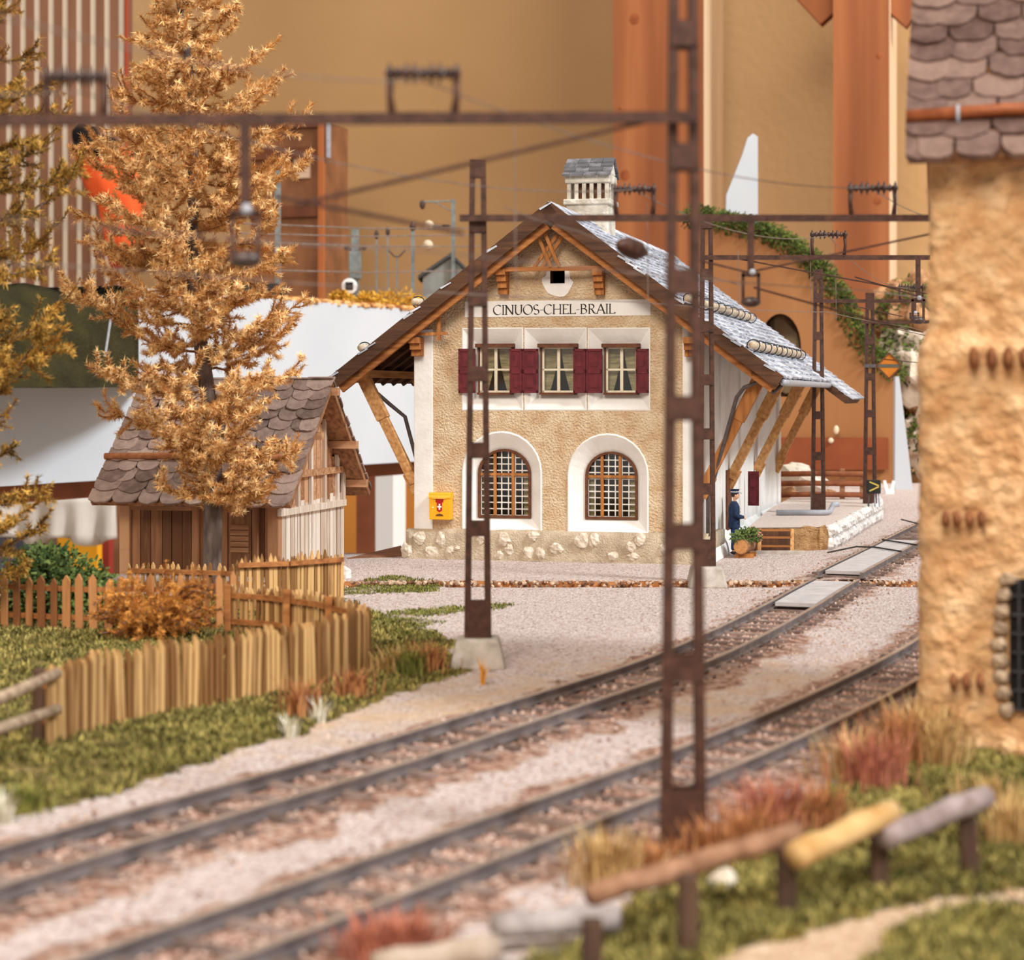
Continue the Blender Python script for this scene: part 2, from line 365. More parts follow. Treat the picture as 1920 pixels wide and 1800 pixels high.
def letter_mesh(text, x0, x1, zb, h, y, pen=0.155):
    mb = MB(); adv = sum(GL[c][0] for c in text); sx = (x1 - x0) / adv; x = x0
    nb = Vector((math.cos(math.radians(28)), math.sin(math.radians(28)))) * pen * .5 * h; tn = 0.024 * h
    for c in text:
        for st in GL[c][1]:
            for p, q in zip(st[:-1], st[1:]):
                P = Vector((x + p[0] * sx, zb + p[1] * h)); Q = Vector((x + q[0] * sx, zb + q[1] * h))
                d = (Q - P)
                if d.length < 1e-6: continue
                d.normalize(); nn = Vector((-d.y, d.x)); w = max(abs(nn.dot(nb)), tn)
                o = nn * w; e = d * tn * .5
                mb.add([(P.x - e.x + o.x, y, P.y - e.y + o.y), (P.x - e.x - o.x, y, P.y - e.y - o.y), (Q.x + e.x - o.x, y, Q.y + e.y - o.y), (Q.x + e.x + o.x, y, Q.y + e.y + o.y)], [(0, 1, 2, 3)])
        x += GL[c][0] * sx
    return mb
xa, za = sl(925, 590); xb, zb_ = sl(1154, 570)
sp(letter_mesh('CINUOS-CHEL-BRAIL', xa, xb, za, zb_ - za, -0.021), 'name_lettering', m_ink, band)
# plinth with field stones
zp = sl(900, 994)[1]
mb = MB(); mb.prism([(-HW - .2, -.17, 0), (-HW - .17, -.15, zp - .04), (-HW - .1, -.08, zp), (-HW, 0.02, zp + .05), (-HW, .02, 0)], (2 * HW + .4 - .02, 0, 0))
nx = 60; mb = MB(); vs = []; fs = []; prof = [(-.22, 0), (-.19, zp * .4), (-.17, zp - .1), (-.12, zp - .02), (0.0, zp + .03)]
for i in range(nx + 1):
    x = -HW - .2 + (2 * HW + .4) * i / nx
    for (y, z) in prof:
        d = .03 * noise.noise(Vector((x * 2.2, z * 3, 1))); vs.append((x, y + d, z + (d if z > .2 else 0)))
for i in range(nx):
    for j in range(4): a = i * 5 + j; fs.append((a, a + 5, a + 6, a + 1))
mb.add(vs, fs)
for sx in (-1, 1): mb.box(min(sx * HW, sx * (HW + .2)), max(sx * HW, sx * (HW + .2)), -.2, 3.0 if sx > 0 else LEN, 0, zp * (.92 if sx < 0 else .92))
plinth = sp(mb, 'stone_plinth', m_plinth, smooth=True)
for k, (u, v, ru, rv) in enumerate([(788, 1008, 12, 11), (827, 1012, 8, 14), (764, 1033, 11, 14), (810, 1035, 13, 11), (845, 1032, 9, 9), (858, 1028, 5, 5), (903, 1010, 9, 11), (945, 1012, 11, 12), (936, 1041, 8, 9), (955, 1031, 8, 10), (991, 1037, 10, 13), (1000, 1006, 9, 9), (1013, 1037, 9, 12), (1044, 1028, 12, 11), (1091, 1015, 13, 14), (1114, 1013, 9, 13), (1151, 1043, 10, 9), (1188, 1044, 11, 8), (1183, 1026, 10, 10), (1200, 1012, 10, 12), (1278, 1012, 8, 12), (1245, 1030, 10, 10)]):
    x, z = sl(u, v, -.17); mb = MB(); k_ = 1 / 69.0
    mb.ball((x, -.17, max(z, rv * k_ * .8)), (ru * k_ * 1.1, .1, rv * k_ * 1.05), 10, 7, .5, k); sp(mb, 'field_stone', m_stone, plinth)
# --- roof
RB = LEN + 0.5
def slope_pt(s, a, y, off=0.0):
    """a = distance down the slope from the ridge; off = height off the roof plane."""
    L = math.hypot(1, SLOPE); return Vector((s * (a / L + off * SLOPE / L), y, ZA - a * SLOPE / L + off / L))
SLEN = XE * math.hypot(1, SLOPE)
for s in (-1, 1):
    mb = MB()
    pr = [slope_pt(s, 0, -OH, -.06), slope_pt(s, SLEN - .03, -OH, -.06), slope_pt(s, SLEN - .03, -OH, -.17), slope_pt(s, 0, -OH, -.17)]
    mb.prism(pr, (0, RB + OH, 0)); sp(mb, 'roof_boarding', m_dark)
    mb = MB(); random.seed(11 + s); rows = 29; ex = SLEN / rows
    for r in range(rows):
        y = -OH - .06 - random.random() * .3
        while y < RB + .05:
            w = random.uniform(.34, .62); mb.k = random.random(); t = random.uniform(.03, .055)
            ya, yb = max(y, -OH + random.choice((.02, .02, .0, -.09))), min(y + w - .015, RB + .06)
            if yb - ya > .06:
                a0, a1 = ex * r - .05, ex * (r + 1) + random.uniform(-.02, .05)
                l0, l1 = -.06, random.uniform(.0, .015)
                mb.hexa([slope_pt(s, a0, ya, l0), slope_pt(s, a0, yb, l0), slope_pt(s, a1, yb, l1 - .03), slope_pt(s, a1, ya, l1 - .03), slope_pt(s, a0, ya, l0 + t), slope_pt(s, a0, yb, l0 + t), slope_pt(s, a1, yb, l1 + t - .01), slope_pt(s, a1, ya, l1 + t - .01)])
            y += w
    if s > 0:
        y = 13.3
        for r in range(4):
            y = 13.3
            while y < RB:
                w = random.uniform(.34, .6); mb.k = random.random(); a0 = SLEN + r * .24 - .1; a1 = a0 + .34
                mb.hexa([slope_pt(s, a0, y, -.07), slope_pt(s, a0, y + w, -.07), slope_pt(s, a1, y + w, -.04), slope_pt(s, a1, y, -.04), slope_pt(s, a0, y, -.02), slope_pt(s, a0, y + w, -.02), slope_pt(s, a1, y + w, .01), slope_pt(s, a1, y, .01)]); y += w
        m2 = MB(); m2.prism([slope_pt(s, SLEN - .1, 13.3, -.07), slope_pt(s, SLEN + .85, 13.3, -.07), slope_pt(s, SLEN + .85, 13.3, -.3), slope_pt(s, SLEN - .1, 13.3, -.3)], (0, RB - 13.3, 0)); sp(m2, 'canopy_extension', m_dark)
    sp(mb, 'roof_slates', m_slate)
    # barge board and the rafter behind it
    mb = MB(); mb.prism([slope_pt(s, 0, -OH - .05, .035), slope_pt(s, SLEN, -OH - .05, .02), slope_pt(s, SLEN, -OH - .05, -.34), slope_pt(s, 0, -OH - .05, -.34)], (0, .06, 0)); sp(mb, 'barge_board', m_dark)
    mb = MB(); mb.prism([slope_pt(s, .42, -OH + .1, -.3), slope_pt(s, SLEN - .05, -OH + .1, -.3), slope_pt(s, SLEN - .05, -OH + .1, -.52), slope_pt(s, .42, -OH + .1, -.52)], (0, .14, 0)); sp(mb, 'verge_rafter', m_oakx)
    for k in range(18):
        y = 0.3 + k * 1.0; mb = MB()
        a_in = (HW - .1) * math.hypot(1, SLOPE)
        mb.prism([slope_pt(s, a_in, y, -.17), slope_pt(s, SLEN - .04, y, -.17), slope_pt(s, SLEN - .04, y, -.27), slope_pt(s, a_in, y, -.32)], (0, .12, 0)); sp(mb, 'eaves_rafter', m_dark)
    # purlin at the eaves, carried by the struts
    mb = MB(); xx = s * 5.45; zz = ztop(5.45) - .52
    mb.box(xx - .11, xx + .11, -OH + .1, 12.6 if s > 0 else LEN, zz, zz + .2); sp(mb, 'eaves_purlin', m_oaky)
    for k, y in enumerate((0.12, 5.2, 11.2, 17.4)):
        mb = MB(); a = Vector((s * (HW + .06), y, 2.05)); b = Vector((s * 5.5, y, zz + .02)); m_ = a.lerp(b, .6)
        mb.bar(a, m_, .26, .22, (0, 1, 0)); mb.bar(m_, b, .34, .27, (0, 1, 0))
        mb.bar((s * (HW + .02), y, 1.75), (s * (HW + .3), y, 2.3), .2, .12, (0, 1, 0)); st = sp(mb, 'eaves_strut', m_oak if s > 0 and k == 0 else m_oaky, bevel=.012)
        if k in (0,):
            mb = MB(); mb.bar(b + Vector((-.1 * s, .05, 0)), (s * (HW + .85), y + .05, zz - 1.15), .09, .09, (0, 1, 0)); sp(mb, 'strut_brace', m_oaky, st)
    # purlin head and corbels at the gable wall
    for (u, v) in (((786, 640),) if s < 0 else ((1297, 640),)):
        x, z = sl(u, v); 
        for j, (d, h) in enumerate(((.55, .16), (.42, .16), (.28, .16))):
            mb = MB(); mb.box(x - .15, x + .15, -d, 0.02, z - .17 * (j + 1) + .1, z - .17 * j + .1); sp(mb, 'corbel', m_oak, bevel=.015)
    u = 946 if s < 0 else 1126
    x, z = sl(u, 510)
    for j, d in enumerate((.5, .4, .3, .2)):
        mb = MB(); mb.box(x - .13, x + .13, -d, .02, z - .17 * (j + 1) + .06, z - .17 * j + .06); sp(mb, 'corbel', m_oak, bevel=.015)
# ridge capping stones
mb = MB(); random.seed(3); y = -OH
while y < RB:
    w = random.uniform(.4, .6); mb.k = random.random()
    for s in (-1, 1): mb.hexa([slope_pt(s, 0, y, .0), slope_pt(s, .34, y, .01), slope_pt(s, .34, y + w, .01), slope_pt(s, 0, y + w, .0), slope_pt(s, 0, y, .05), slope_pt(s, .34, y, .045), slope_pt(s, .34, y + w, .045), slope_pt(s, 0, y + w, .05)])
    y += w
sp(mb, 'ridge_slates', m_slate)
# collar beam with its raking sticks under the peak
c = -.38
xa, za = sl(934, 506, c); xb, zb2 = sl(1134, 506, c); mb = MB(); mb.box(xa, xb, c - .06, c + .06, za - .05, za + .06); sp(mb, 'collar_beam', m_oakx)
for (u0, v0, u1, v1) in ((1005, 432, 1034, 503), (1018, 428, 1050, 503), (1044, 440, 1000, 502), (1056, 440, 1014, 502)):
    p, q = sl(u0, v0, c), sl(u1, v1, c); mb = MB(); dy = -.03 if u1 > u0 else .06
    mb.bar((p[0], c + dy, p[1]), (q[0], c + dy, q[1]), .09, .06, (0, 1, 0)); sp(mb, 'raking_stick', m_oak)
# small purlin hanger on the left
mb = MB(); p = sl(823, 582, c); q = sl(823, 638, c); mb.bar((p[0], c, p[1]), (q[0], c, q[1]), .09, .09); p = sl(780, 627, c); q = sl(838, 625, c)
mb.bar((p[0], c, p[1]), (q[0], c, q[1]), .08, .08); sp(mb, 'purlin_hanger', m_oak)
# snow guard logs
for s in (-1, 1):
    for k, (a, y0, y1) in enumerate(((3.62, -.85, 12.5), (5.25, -.55, 12.2))):
        ad = a * math.hypot(1, SLOPE); mb = MB(); r = .115
        mb.tube([slope_pt(s, ad, y0 + (y1 - y0) * i / 24, .16) + Vector((0, 0, .02 * math.sin(i * 2.1))) for i in range(25)], [r * .86 * (1 + .06 * math.sin(i * 1.7)) for i in range(25)], 10)
        lg = sp(mb, 'snow_guard_log', mat('pale_log_%d%d' % (s, k), (176, 148, 116), (224, 208, 184), scale=6, rough=.85, bump=.3), smooth=True)
        n = 10
        for i in range(n):
            mb = MB(); y = y0 + .35 + (y1 - y0 - .5) * i / (n - 1); c0 = slope_pt(s, ad, y, .16)
            mb.tube([c0 + Vector((math.cos(t) * .17, .05 * math.sin(t * 2), math.sin(t) * .16)) for t in [2 * math.pi * j / 12 for j in range(12)]], .018, 5, True); sp(mb, 'wire_loop', m_iron, lg)
# gutter and bent downpipe on the track side, brace pipe on the left
mb = MB(); g = [slope_pt(1, SLEN + .07, -OH + i, -.12) for i in np.linspace(.1, 13.9, 20)]; mb.tube(g, .09, 8)
gut = sp(mb, 'gutter', m_zinc, smooth=True)
mb = MB(); mb.tube([slope_pt(1, SLEN + .05, -.3, -.2), slope_pt(1, SLEN + .0, -.3, -.5), Vector((5.55, -.25, zz - .12)), Vector((5.1, -.2, zz - .3)), Vector((4.9, -.15, zz - .55)), Vector((HW + .3, .1, 2.2)), Vector((HW + .14, .2, 1.8)), Vector((HW + .14, .2, .2))], .055, 8); sp(mb, 'downpipe', m_pipe, smooth=True)
mb = MB(); mb.tube([Vector((-5.75, .3, zz + .05)), Vector((-HW - .9, .5, zz - .75)), Vector((-HW - .55, .8, zz - 1.1)), Vector((-HW - .12, .9, 2.2)), Vector((-HW - .12, .9, .2))], .055, 8); sp(mb, 'downpipe', m_pipe, smooth=True)
# chimney
cy = 4.6; cw = .62; zc = ZA
mb = MB(); mb.box(-cw, cw, cy - .55, cy + .55, zc - .9, zc + .45); mb.box(-cw - .08, cw + .08, cy - .63, cy + .63, zc + .42, zc + .58)
m_chim = mat('weathered_chimney_plaster', (176, 164, 146), (232, 226, 214), scale=2.5, bump=.8, bscale=12, bdist=.06, rough=.95)
chim = sp(mb, 'chimney', m_chim, bevel=.03)
mb = MB(); 
for i in range(6):
    x = -cw + .06 + (2 * cw - .12) * i / 5
    for yy in (cy - .48, cy + .42): mb.box(x - .055, x + .055, yy, yy + .1, zc + .55, zc + 1.08)
for yy in (-.2, .15): mb.box(-cw, -cw + .1, cy + yy, cy + yy + .1, zc + .55, zc + 1.08); mb.box(cw - .1, cw, cy + yy, cy + yy + .1, zc + .55, zc + 1.08)
sp(mb, 'chimney_bars', m_chim, chim)
mb = MB(); mb.box(-cw + .2, cw - .2, cy - .3, cy + .3, zc + .55, zc + 1.05); sp(mb, 'flue', m_brownpaint, chim)
mb = MB(); mb.box(-cw - .05, cw + .05, cy - .55, cy + .55, zc + 1.05, zc + 1.3); mb.prism([(-cw - .03, cy - .5, zc + 1.3), (-cw - .03, cy + .5, zc + 1.3), (-cw - .03, cy, zc + 1.78)], (2 * cw + .06, 0, 0)); sp(mb, 'chimney_hood', m_chim, chim, bevel=.04)
mb = MB(); random.seed(8)
for s in (-1, 1):
    for r in range(4):
        x = -cw - .08 - (r % 2) * .15
        while x < cw + .05:
            w = random.uniform(.34, .5); mb.k = random.random() * .5; xa, xb = max(x, -cw - .1), min(x + w - .012, cw + .1)
            y0, y1 = .02 + r * .15, .02 + (r + 1) * .15 + .06
            h0, h1 = zc + 1.84 - y0 * .93, zc + 1.83 - y1 * .88 + .01
            if xb - xa > .05: mb.hexa([(xa, cy + s * y0, h0 - .03), (xb, cy + s * y0, h0 - .03), (xb, cy + s * y1, h1), (xa, cy + s * y1, h1), (xa, cy + s * y0, h0), (xb, cy + s * y0, h0), (xb, cy + s * y1, h1 + .05), (xa, cy + s * y1, h1 + .05)])
            x += w
m_slate3 = mat('dark_grey_slate', (96, 94, 98), (146, 144, 148), scale=4, bump=.6, bscale=12, rnd=.8, rough=.7)
sp(mb, 'chimney_slates', m_slate3, chim)
# side wall: shutter leaf, door, white flared base
mb = MB(); mb.box(HW + .12, HW + .46, 8.7, 8.75, 1.06, 2.12)
for z in (1.13, 1.64): mb.box(HW + .19, HW + .39, 8.675, 8.7, z, z + .4)
sp(mb, 'side_shutter', m_shutter)
mb = MB(); mb.box(HW, HW + .05, 4.6, 5.6, .1, 2.3); sp(mb, 'side_door', m_brownpaint)
mb = MB(); mb.prism([(HW, .6, 0), (HW + .3, .6, 0), (HW + .22, .6, .3), (HW + .03, .6, .6), (HW, .6, .6)], (0, LEN - .6, 0)); sp(mb, 'wall_foot', m_white, bevel=.03)

# ------------------------------------------------------------------ things on and around the station
MX, MZ = sl(830, 949, 0); mailbox = thing('mailbox', 'small yellow mailbox hanging on the station wall below the left corner', 'mailbox', ST.world(MX, 0, MZ), YAW)
a, b = sl(808, 924, -.2), sl(847, 973, -.2); w2, h2 = (b[0] - a[0]) / 2, (a[1] - b[1]) / 2
mb = MB(); mb.box(-w2, w2, -.3, -.004, -h2, h2); mb.build('box_body', m_yellow, mailbox, bevel=.012)
mb = MB(); mb.prism([(-w2 - .012, -.31, h2 * .62), (-w2 - .012, -.32, h2 * .72), (-w2 - .012, -.28, h2 + .03), (-w2 - .012, -.004, h2 + .03), (-w2 - .012, -.004, h2 * .62)], (2 * w2 + .024, 0, 0)); mb.build('box_lid', m_yellow, mailbox)
mb = MB(); mb.box(-w2 * .62, w2 * .62, -.345, -.3, h2 * .62, h2 * .74); mb.build('letter_flap', mat('pale_orange_flap', (244, 178, 74)), mailbox)
mb = MB(); mb.prism([(-.11, -.304, .21), (.11, -.304, .21), (.11, -.304, .12), (.075, -.304, .12), (.075, -.304, -.1), (0, -.304, -.15), (-.075, -.304, -.1), (-.075, -.304, .12), (-.11, -.304, .12)], (0, -.006, 0)); em = mb.build('red_shield', m_red, mailbox)
mb = MB(); mb.box(-.02, .02, -.314, -.31, -.08, .08); mb.box(-.06, .06, -.3142, -.3102, -.02, .02); mb.build('white_cross', m_pure, em)
mb = MB(); mb.prism([(-.11, -.303, -h2 * .72), (.11, -.303, -h2 * .72), (.09, -.303, -h2 * .6), (0, -.303, -h2 * .53), (-.09, -.303, -h2 * .6)], (0, -.004, 0)); mb.build('post_emblem', m_brownpaint, mailbox)
mb = MB(); mb.ball((-w2 * .66, -.302, -.02), .022); mb.build('lock', m_pure, mailbox)

def skin(name, pts, edges, rad, m, parent, sub=1):
    me = bpy.data.meshes.new(name); me.from_pydata([tuple(p) for p in pts], edges, []); me.update(); me.materials.append(m)
    o = bpy.data.objects.new(name, me); COL.objects.link(o); o.parent = parent
    sk = o.modifiers.new('skin', 'SKIN'); sk.use_smooth_shade = True
    for i, r in enumerate(rad): 
        r = r if isinstance(r, tuple) else (r, r)
        me.skin_vertices[0].data[i].radius = r; me.skin_vertices[0].data[i].use_root = (i == 0)
    if sub: sd = o.modifiers.new('sub', 'SUBSURF'); sd.levels = sub; sd.render_levels = sub
    return o
# the station master: seen from his left side, facing right, hands joined in front
pl_ = gnd(1377, 1040, .12)
man = thing('person', 'person in navy railway uniform and peaked cap standing by the flower trough', 'person', pl_, math.radians(-4))
m_navy = mat('navy_cloth', (26, 40, 66), (42, 58, 90), scale=8, rough=.85)
m_trouser = mat('blue_trousers', (40, 62, 104), (54, 78, 124), scale=8, rough=.85)
m_skin = mat('skin_tone', (214, 160, 128), (226, 176, 146), scale=9, rough=.6)
m_hair = mat('brown_hair', (64, 42, 30), rough=.8)
B = [(0, 0, .92), (0, 0, 1.06), (-.01, 0, 1.22), (-.01, 0, 1.40), (0, 0, 1.50), (.015, 0, 1.56), (.02, 0, 1.66), (.015, 0, 1.74),
     (-.02, .12, 1.36), (-.03, .22, 1.14), (.16, .17, 1.06), (.24, .08, 1.05), (-.02, -.12, 1.36), (-.03, -.22, 1.14), (.16, -.17, 1.06), (.24, -.06, 1.05),
     (0, .09, .86), (.01, .09, .50), (-.02, .09, .09), (.12, .09, .03), (0, -.09, .86), (.03, -.09, .50), (.02, -.09, .09), (.16, -.09, .03)]
E = [(0, 1), (1, 2), (2, 3), (3, 4), (4, 5), (5, 6), (6, 7), (3, 8), (8, 9), (9, 10), (10, 11), (3, 12), (12, 13), (13, 14), (14, 15), (0, 16), (16, 17), (17, 18), (18, 19), (0, 20), (20, 21), (21, 22), (22, 23)]
skin('body', B, E, [.1, .08, .075, .05, .045, .055, .095, .075, .03, .04, .034, .03, .03, .04, .034, .03, .085, .06, .042, .03, .085, .06, .042, .03], m_skin, man)
for sy in (-1, 1):                                   # five fingers on each joined hand
    hb = Vector((.24, .07 * sy - .0, 1.045))
    for j in range(4):
        q = hb + Vector((.02 + .004 * j, -.02 * sy, .03 - .02 * j)); L = (.06, .068, .064, .05)[j]
        skin('finger', [hb, q, q + Vector((.035, -.3 * L * sy, -.012)), q + Vector((.03, -L * sy, -.03))], [(0, 1), (1, 2), (2, 3)], [.012, .0105, .0095, .008], m_skin, man, 0)
    skin('thumb', [hb, hb + Vector((0, -.03 * sy, .035)), hb + Vector((.02, -.055 * sy, .045))], [(0, 1), (1, 2)], [.013, .011, .009], m_skin, man, 0)
mb = MB(); rr_ = [(.76, .17, .21), (.92, .165, .2), (1.06, .15, .185), (1.22, .16, .2), (1.35, .15, .205), (1.43, .115, .165), (1.5, .07, .08)]
lp_ = [[(-.01 + rx * math.cos(2 * math.pi * i / 20), ry * math.sin(2 * math.pi * i / 20), z) for i in range(20)] for z, rx, ry in rr_]
for p, q in zip(lp_[:-1], lp_[1:]): mb.skirt(p, q)
for sy in (-1, 1): mb.tube([(-.01, .13 * sy, 1.43), (-.01, .19 * sy, 1.38), (-.02, .225 * sy, 1.27), (-.03, .24 * sy, 1.14), (.04, .22 * sy, 1.08), (.14, .18 * sy, 1.065), (.22, .1 * sy, 1.055)], [.06, .085, .08, .072, .066, .058, .05], 12)
jk = mb.build('jacket', m_navy, man, smooth=True)
mb = MB()
for z in (1.0, 1.1, 1.2, 1.3): mb.ball((.165, -.03, z), .014, 6, 4)
mb.build('button', mat('brass', (206, 170, 90), metal=.6, rough=.4), jk)
skin('trousers', [(0, 0, .88), (0, .095, .84), (.01, .095, .5), (-.02, .095, .1), (0, -.095, .84), (.03, -.095, .5), (.02, -.095, .1)], [(0, 1), (1, 2), (2, 3), (0, 4), (4, 5), (5, 6)], [.12, .115, .085, .07, .115, .085, .07], m_trouser, man)
for sx, sy in ((-.02, .09), (.02, -.09)):
    mb = MB(); mb.ball((sx + .06, sy, .05), (.15, .055, .05), 10, 6); mb.build('shoe', m_iron, man, smooth=True)
mb = MB(); mb.ball((.0, 0, 1.69), (.1, .088, .095), 12, 8); mb.build('hair', m_hair, man, smooth=True)
mb = MB(); mb.ball((.035, 0, 1.655), (.098, .078, .115), 14, 10); mb.prism([(.12, -.012, 1.69), (.155, -.012, 1.635), (.12, -.012, 1.625)], (0, .024, 0)); hd = mb.build('face', m_skin, man, smooth=True)
for sy in (-1, 1):
    mb = MB(); mb.ball((.112, .034 * sy, 1.68), (.012, .014, .009), 7, 5); mb.build('eye', m_iron, hd)
    mb = MB(); mb.ball((.012, .084 * sy, 1.655), (.022, .012, .034), 8, 6); mb.build('ear', m_skin, hd, smooth=True)
mb = MB(); mb.ball((.125, 0, 1.595), (.01, .026, .006), 8, 5); mb.build('mouth', mat('lip', (170, 96, 84)), hd)
def ring(mb, z, rx, ry, cx=0, n=18): return [(cx + rx * math.cos(2 * math.pi * i / n), ry * math.sin(2 * math.pi * i / n), z) for i in range(n)]
mb = MB(); r0, r1, r2 = ring(mb, 1.715, .112, .1, .01), ring(mb, 1.80, .118, .105, .01), ring(mb, 1.835, .135, .12, .012)
mb.skirt(r0, r1); mb.skirt(r1, r2); mb.add(r2, [tuple(range(18))]); cap = mb.build('peaked_cap', m_navy, man)
mb = MB(); mb.prism([(.1, -.09, 1.74), (.17, -.07, 1.72), (.21, 0, 1.71), (.17, .07, 1.72), (.1, .09, 1.74)], (0, 0, .012)); mb.build('cap_peak', m_iron, cap)
mb = MB(); mb.skirt(ring(mb, 1.752, .117, .104, .01), ring(mb, 1.772, .119, .106, .01)); mb.build('cap_band', m_pure, cap)

def leaf_cloud(mb, c, r, n, size, seed, shell=.45, flat=1.0):
    rng = random.Random(seed)
    for _ in range(n):
        while True:
            w = Vector((rng.uniform(-1, 1), rng.uniform(-1, 1), rng.uniform(-1, 1)))
            if shell < w.length < 1: break
        w2 = w * (1 + .35 * noise.noise(w * 2.3 + Vector((seed, 0, 0))))
        p = Vector(c) + Vector((w2.x * r[0], w2.y * r[1], w2.z * r[2]))
        d = (w + Vector((rng.gauss(0, .7), rng.gauss(0, .7), rng.gauss(0, .7)))).normalized(); e = d.orthogonal().normalized() * size * .35
        mb.k = rng.random(); s_ = size * rng.uniform(.6, 1.3)
        mb.add([p - e, p + e, p + e * .6 + d * s_, p - e * .6 + d * s_], [(0, 1, 2, 3)])
    return mb
m_leaf = mat('green_foliage', (44, 66, 30), (118, 134, 66), rnd=1.0, scale=3, rough=.8, lo=.0, hi=1.0)
m_olive = mat('olive_moss', (70, 78, 30), (150, 146, 70), rnd=1.0, scale=3, rough=.9, lo=.0, hi=1.0)
fo = gnd(1394, 1045, .12)
tr = thing('flower_trough', 'hollowed log trough of green plants on two wooden blocks by the station wall', 'planter', fo, math.radians(14))
mb = MB(); n = 12; R = .21
mb.tube([(-.02, -.42, .32), (.02, .1, .32), (.06, .62, .32)], R, 12); mb.build('log_trough', mat('trough_wood', (120, 84, 58), (170, 126, 92), scale=6), tr, smooth=False)
mb = MB(); mb.tube([(-.021, -.436, .32), (-.02, -.42, .32)], .19, 14); mb.tube([(-.022, -.444, .32), (-.021, -.43, .32)], .03, 8); mb.build('cut_end', mat('cut_log_end', (170, 112, 64), (206, 150, 96), scale=14), tr)
for y in (-.2, .4):
    mb = MB(); mb.box(-.2, .3, y - .07, y + .07, 0, .12); mb.build('block', m_oak, tr)
mb = MB()
for k, (y, x) in enumerate(((-.3, -.12), (0, .0), (.25, .12), (.5, .2), (.1, .28), (-.1, .2))): leaf_cloud(mb, (x, y, .58 + .05 * (k % 2)), (.2, .2, .17), 160, .07, k, .2)
mb.build('green_plants', m_leaf, tr)
mb = MB(); rng = random.Random(2)
for _ in range(70): mb.ball((rng.uniform(0, .45), rng.uniform(-.1, .6), rng.uniform(.42, .72)), .022, 5, 4)
mb.build('pink_blossom', mat('pink_petal', (214, 120, 132), (230, 160, 160)), tr)

# loading platform, wooden steps
plat = [(6.75, 54.6), (9.08, 54.9), (9.8, 57.0), (10.9, 60.8), (12.0, 64.5), (13.1, 68.0), (13.9, 73), (11.2, 75), (10.2, 70), (8.85, 64.8)]
m_gravel_top = mat('fine_pale_gravel', (196, 176, 164), (226, 210, 200), scale=9, bump=.5, bscale=30, bdist=.03, rough=.95)
m_platface = mat('brown_rubble_render', (150, 108, 66), (196, 156, 110), scale=5, bump=1, bscale=20, bdist=.05, rough=.95)
m_ashlar = mat('white_rubble_stone', (206, 200, 194), (236, 232, 228), scale=4, bump=1, bscale=5, bdist=.1, rough=.9)
mb = MB(); mb.add([(x, y, .78) for x, y in plat], [tuple(range(len(plat)))])
po = mb.build('platform_top', m_gravel_top)
lp = thing('loading_platform', 'raised gravel loading platform with rubble stone edge beside the station', 'platform', (6.75, 54.6, .12))
def shift(o, root):
    o.parent = root; o.location = -Vector(root.location)
po.name = 'platform_surface'; shift(po, lp)
mb = MB(); mb.add([(6.75, 54.6, .1), (9.08, 54.9, .1), (9.08, 54.9, .76), (6.75, 54.6, .76)], [(0, 1, 2, 3)]); mb.ball((8.95, 54.95, .46), (.2, .16, .36), 9, 7, .4, 3); mb.ball((8.55, 54.92, .72), (.3, .12, .1), 9, 6, .3, 5); shift(mb.build('front_face', m_platface), lp)
mb = MB(); rng = random.Random(5)
for p, q in zip(plat[1:6], plat[2:7]):
    P, Q = Vector((*p, 0)), Vector((*q, 0)); n = int((Q - P).length / .42)
    for i in range(n):
        for j in range(2):
            c = P.lerp(Q, (i + .5 + rng.uniform(-.15, .15)) / n); mb.k = rng.random(); mb.ball((c.x, c.y, .1 + .18 + .34 * j), (.2, .26, .2), 7, 5, .35, i * 2 + j)
shift(mb.build('edge_stone', m_ashlar), lp)
mb = MB(); mb.add([(x, y, .1) for x, y in plat[1:7]] + [(x, y, .77) for x, y in plat[1:7]], [(i, i + 1, i + 7, i + 6) for i in range(5)]); shift(mb.build('retaining_wall', m_ashlar), lp)
mb = MB(); mb.box(6.95, 8.0, 54.42, 54.66, .12, .72); shift(mb.build('recess_shade', m_darkz), lp)  # dark box painting in the shade of a recess behind the steps
so = gnd(1456, 1037, .12); ws = thing('wooden_steps', 'small wooden ladder steps leaning on the front of the loading platform', 'steps', so, math.radians(2))
for x in (-.5, .42):
    mb = MB(); mb.bar((x, -.12, 0), (x + .04, .2, .66), .1, .1, (1, 0, 0)); mb.build('side_rail', m_oaky, ws)
for z, y in ((.2, -.02), (.44, .08), (.64, .16)):
    mb = MB(); mb.box(-.45, .42, y - .06, y + .1, z - .03, z + .02); mb.build('tread', m_oakx, ws)
mb = MB(); mb.box(-.62, .75, -.4, -.2, 0, .09); sill_ = tag(mb.build('stone_sill', m_concrete, loc=so), 'long white stone kerb lying at the foot of the wooden steps', 'kerb')
mb = MB(); mb.tube([(-1.0, 0, .09), (.55, 0, .09), (.7, .05, .12), (.78, .1, .26), (.82, .12, .34), (1.0, .12, .36)], .09, 9); pp = pt(1515, 966, 60.2); pp.z = .78
tag(mb.build('drain_pipe', m_zinc, smooth=True, loc=pp), 'pale grey bent pipe lying on the loading platform', 'pipe')

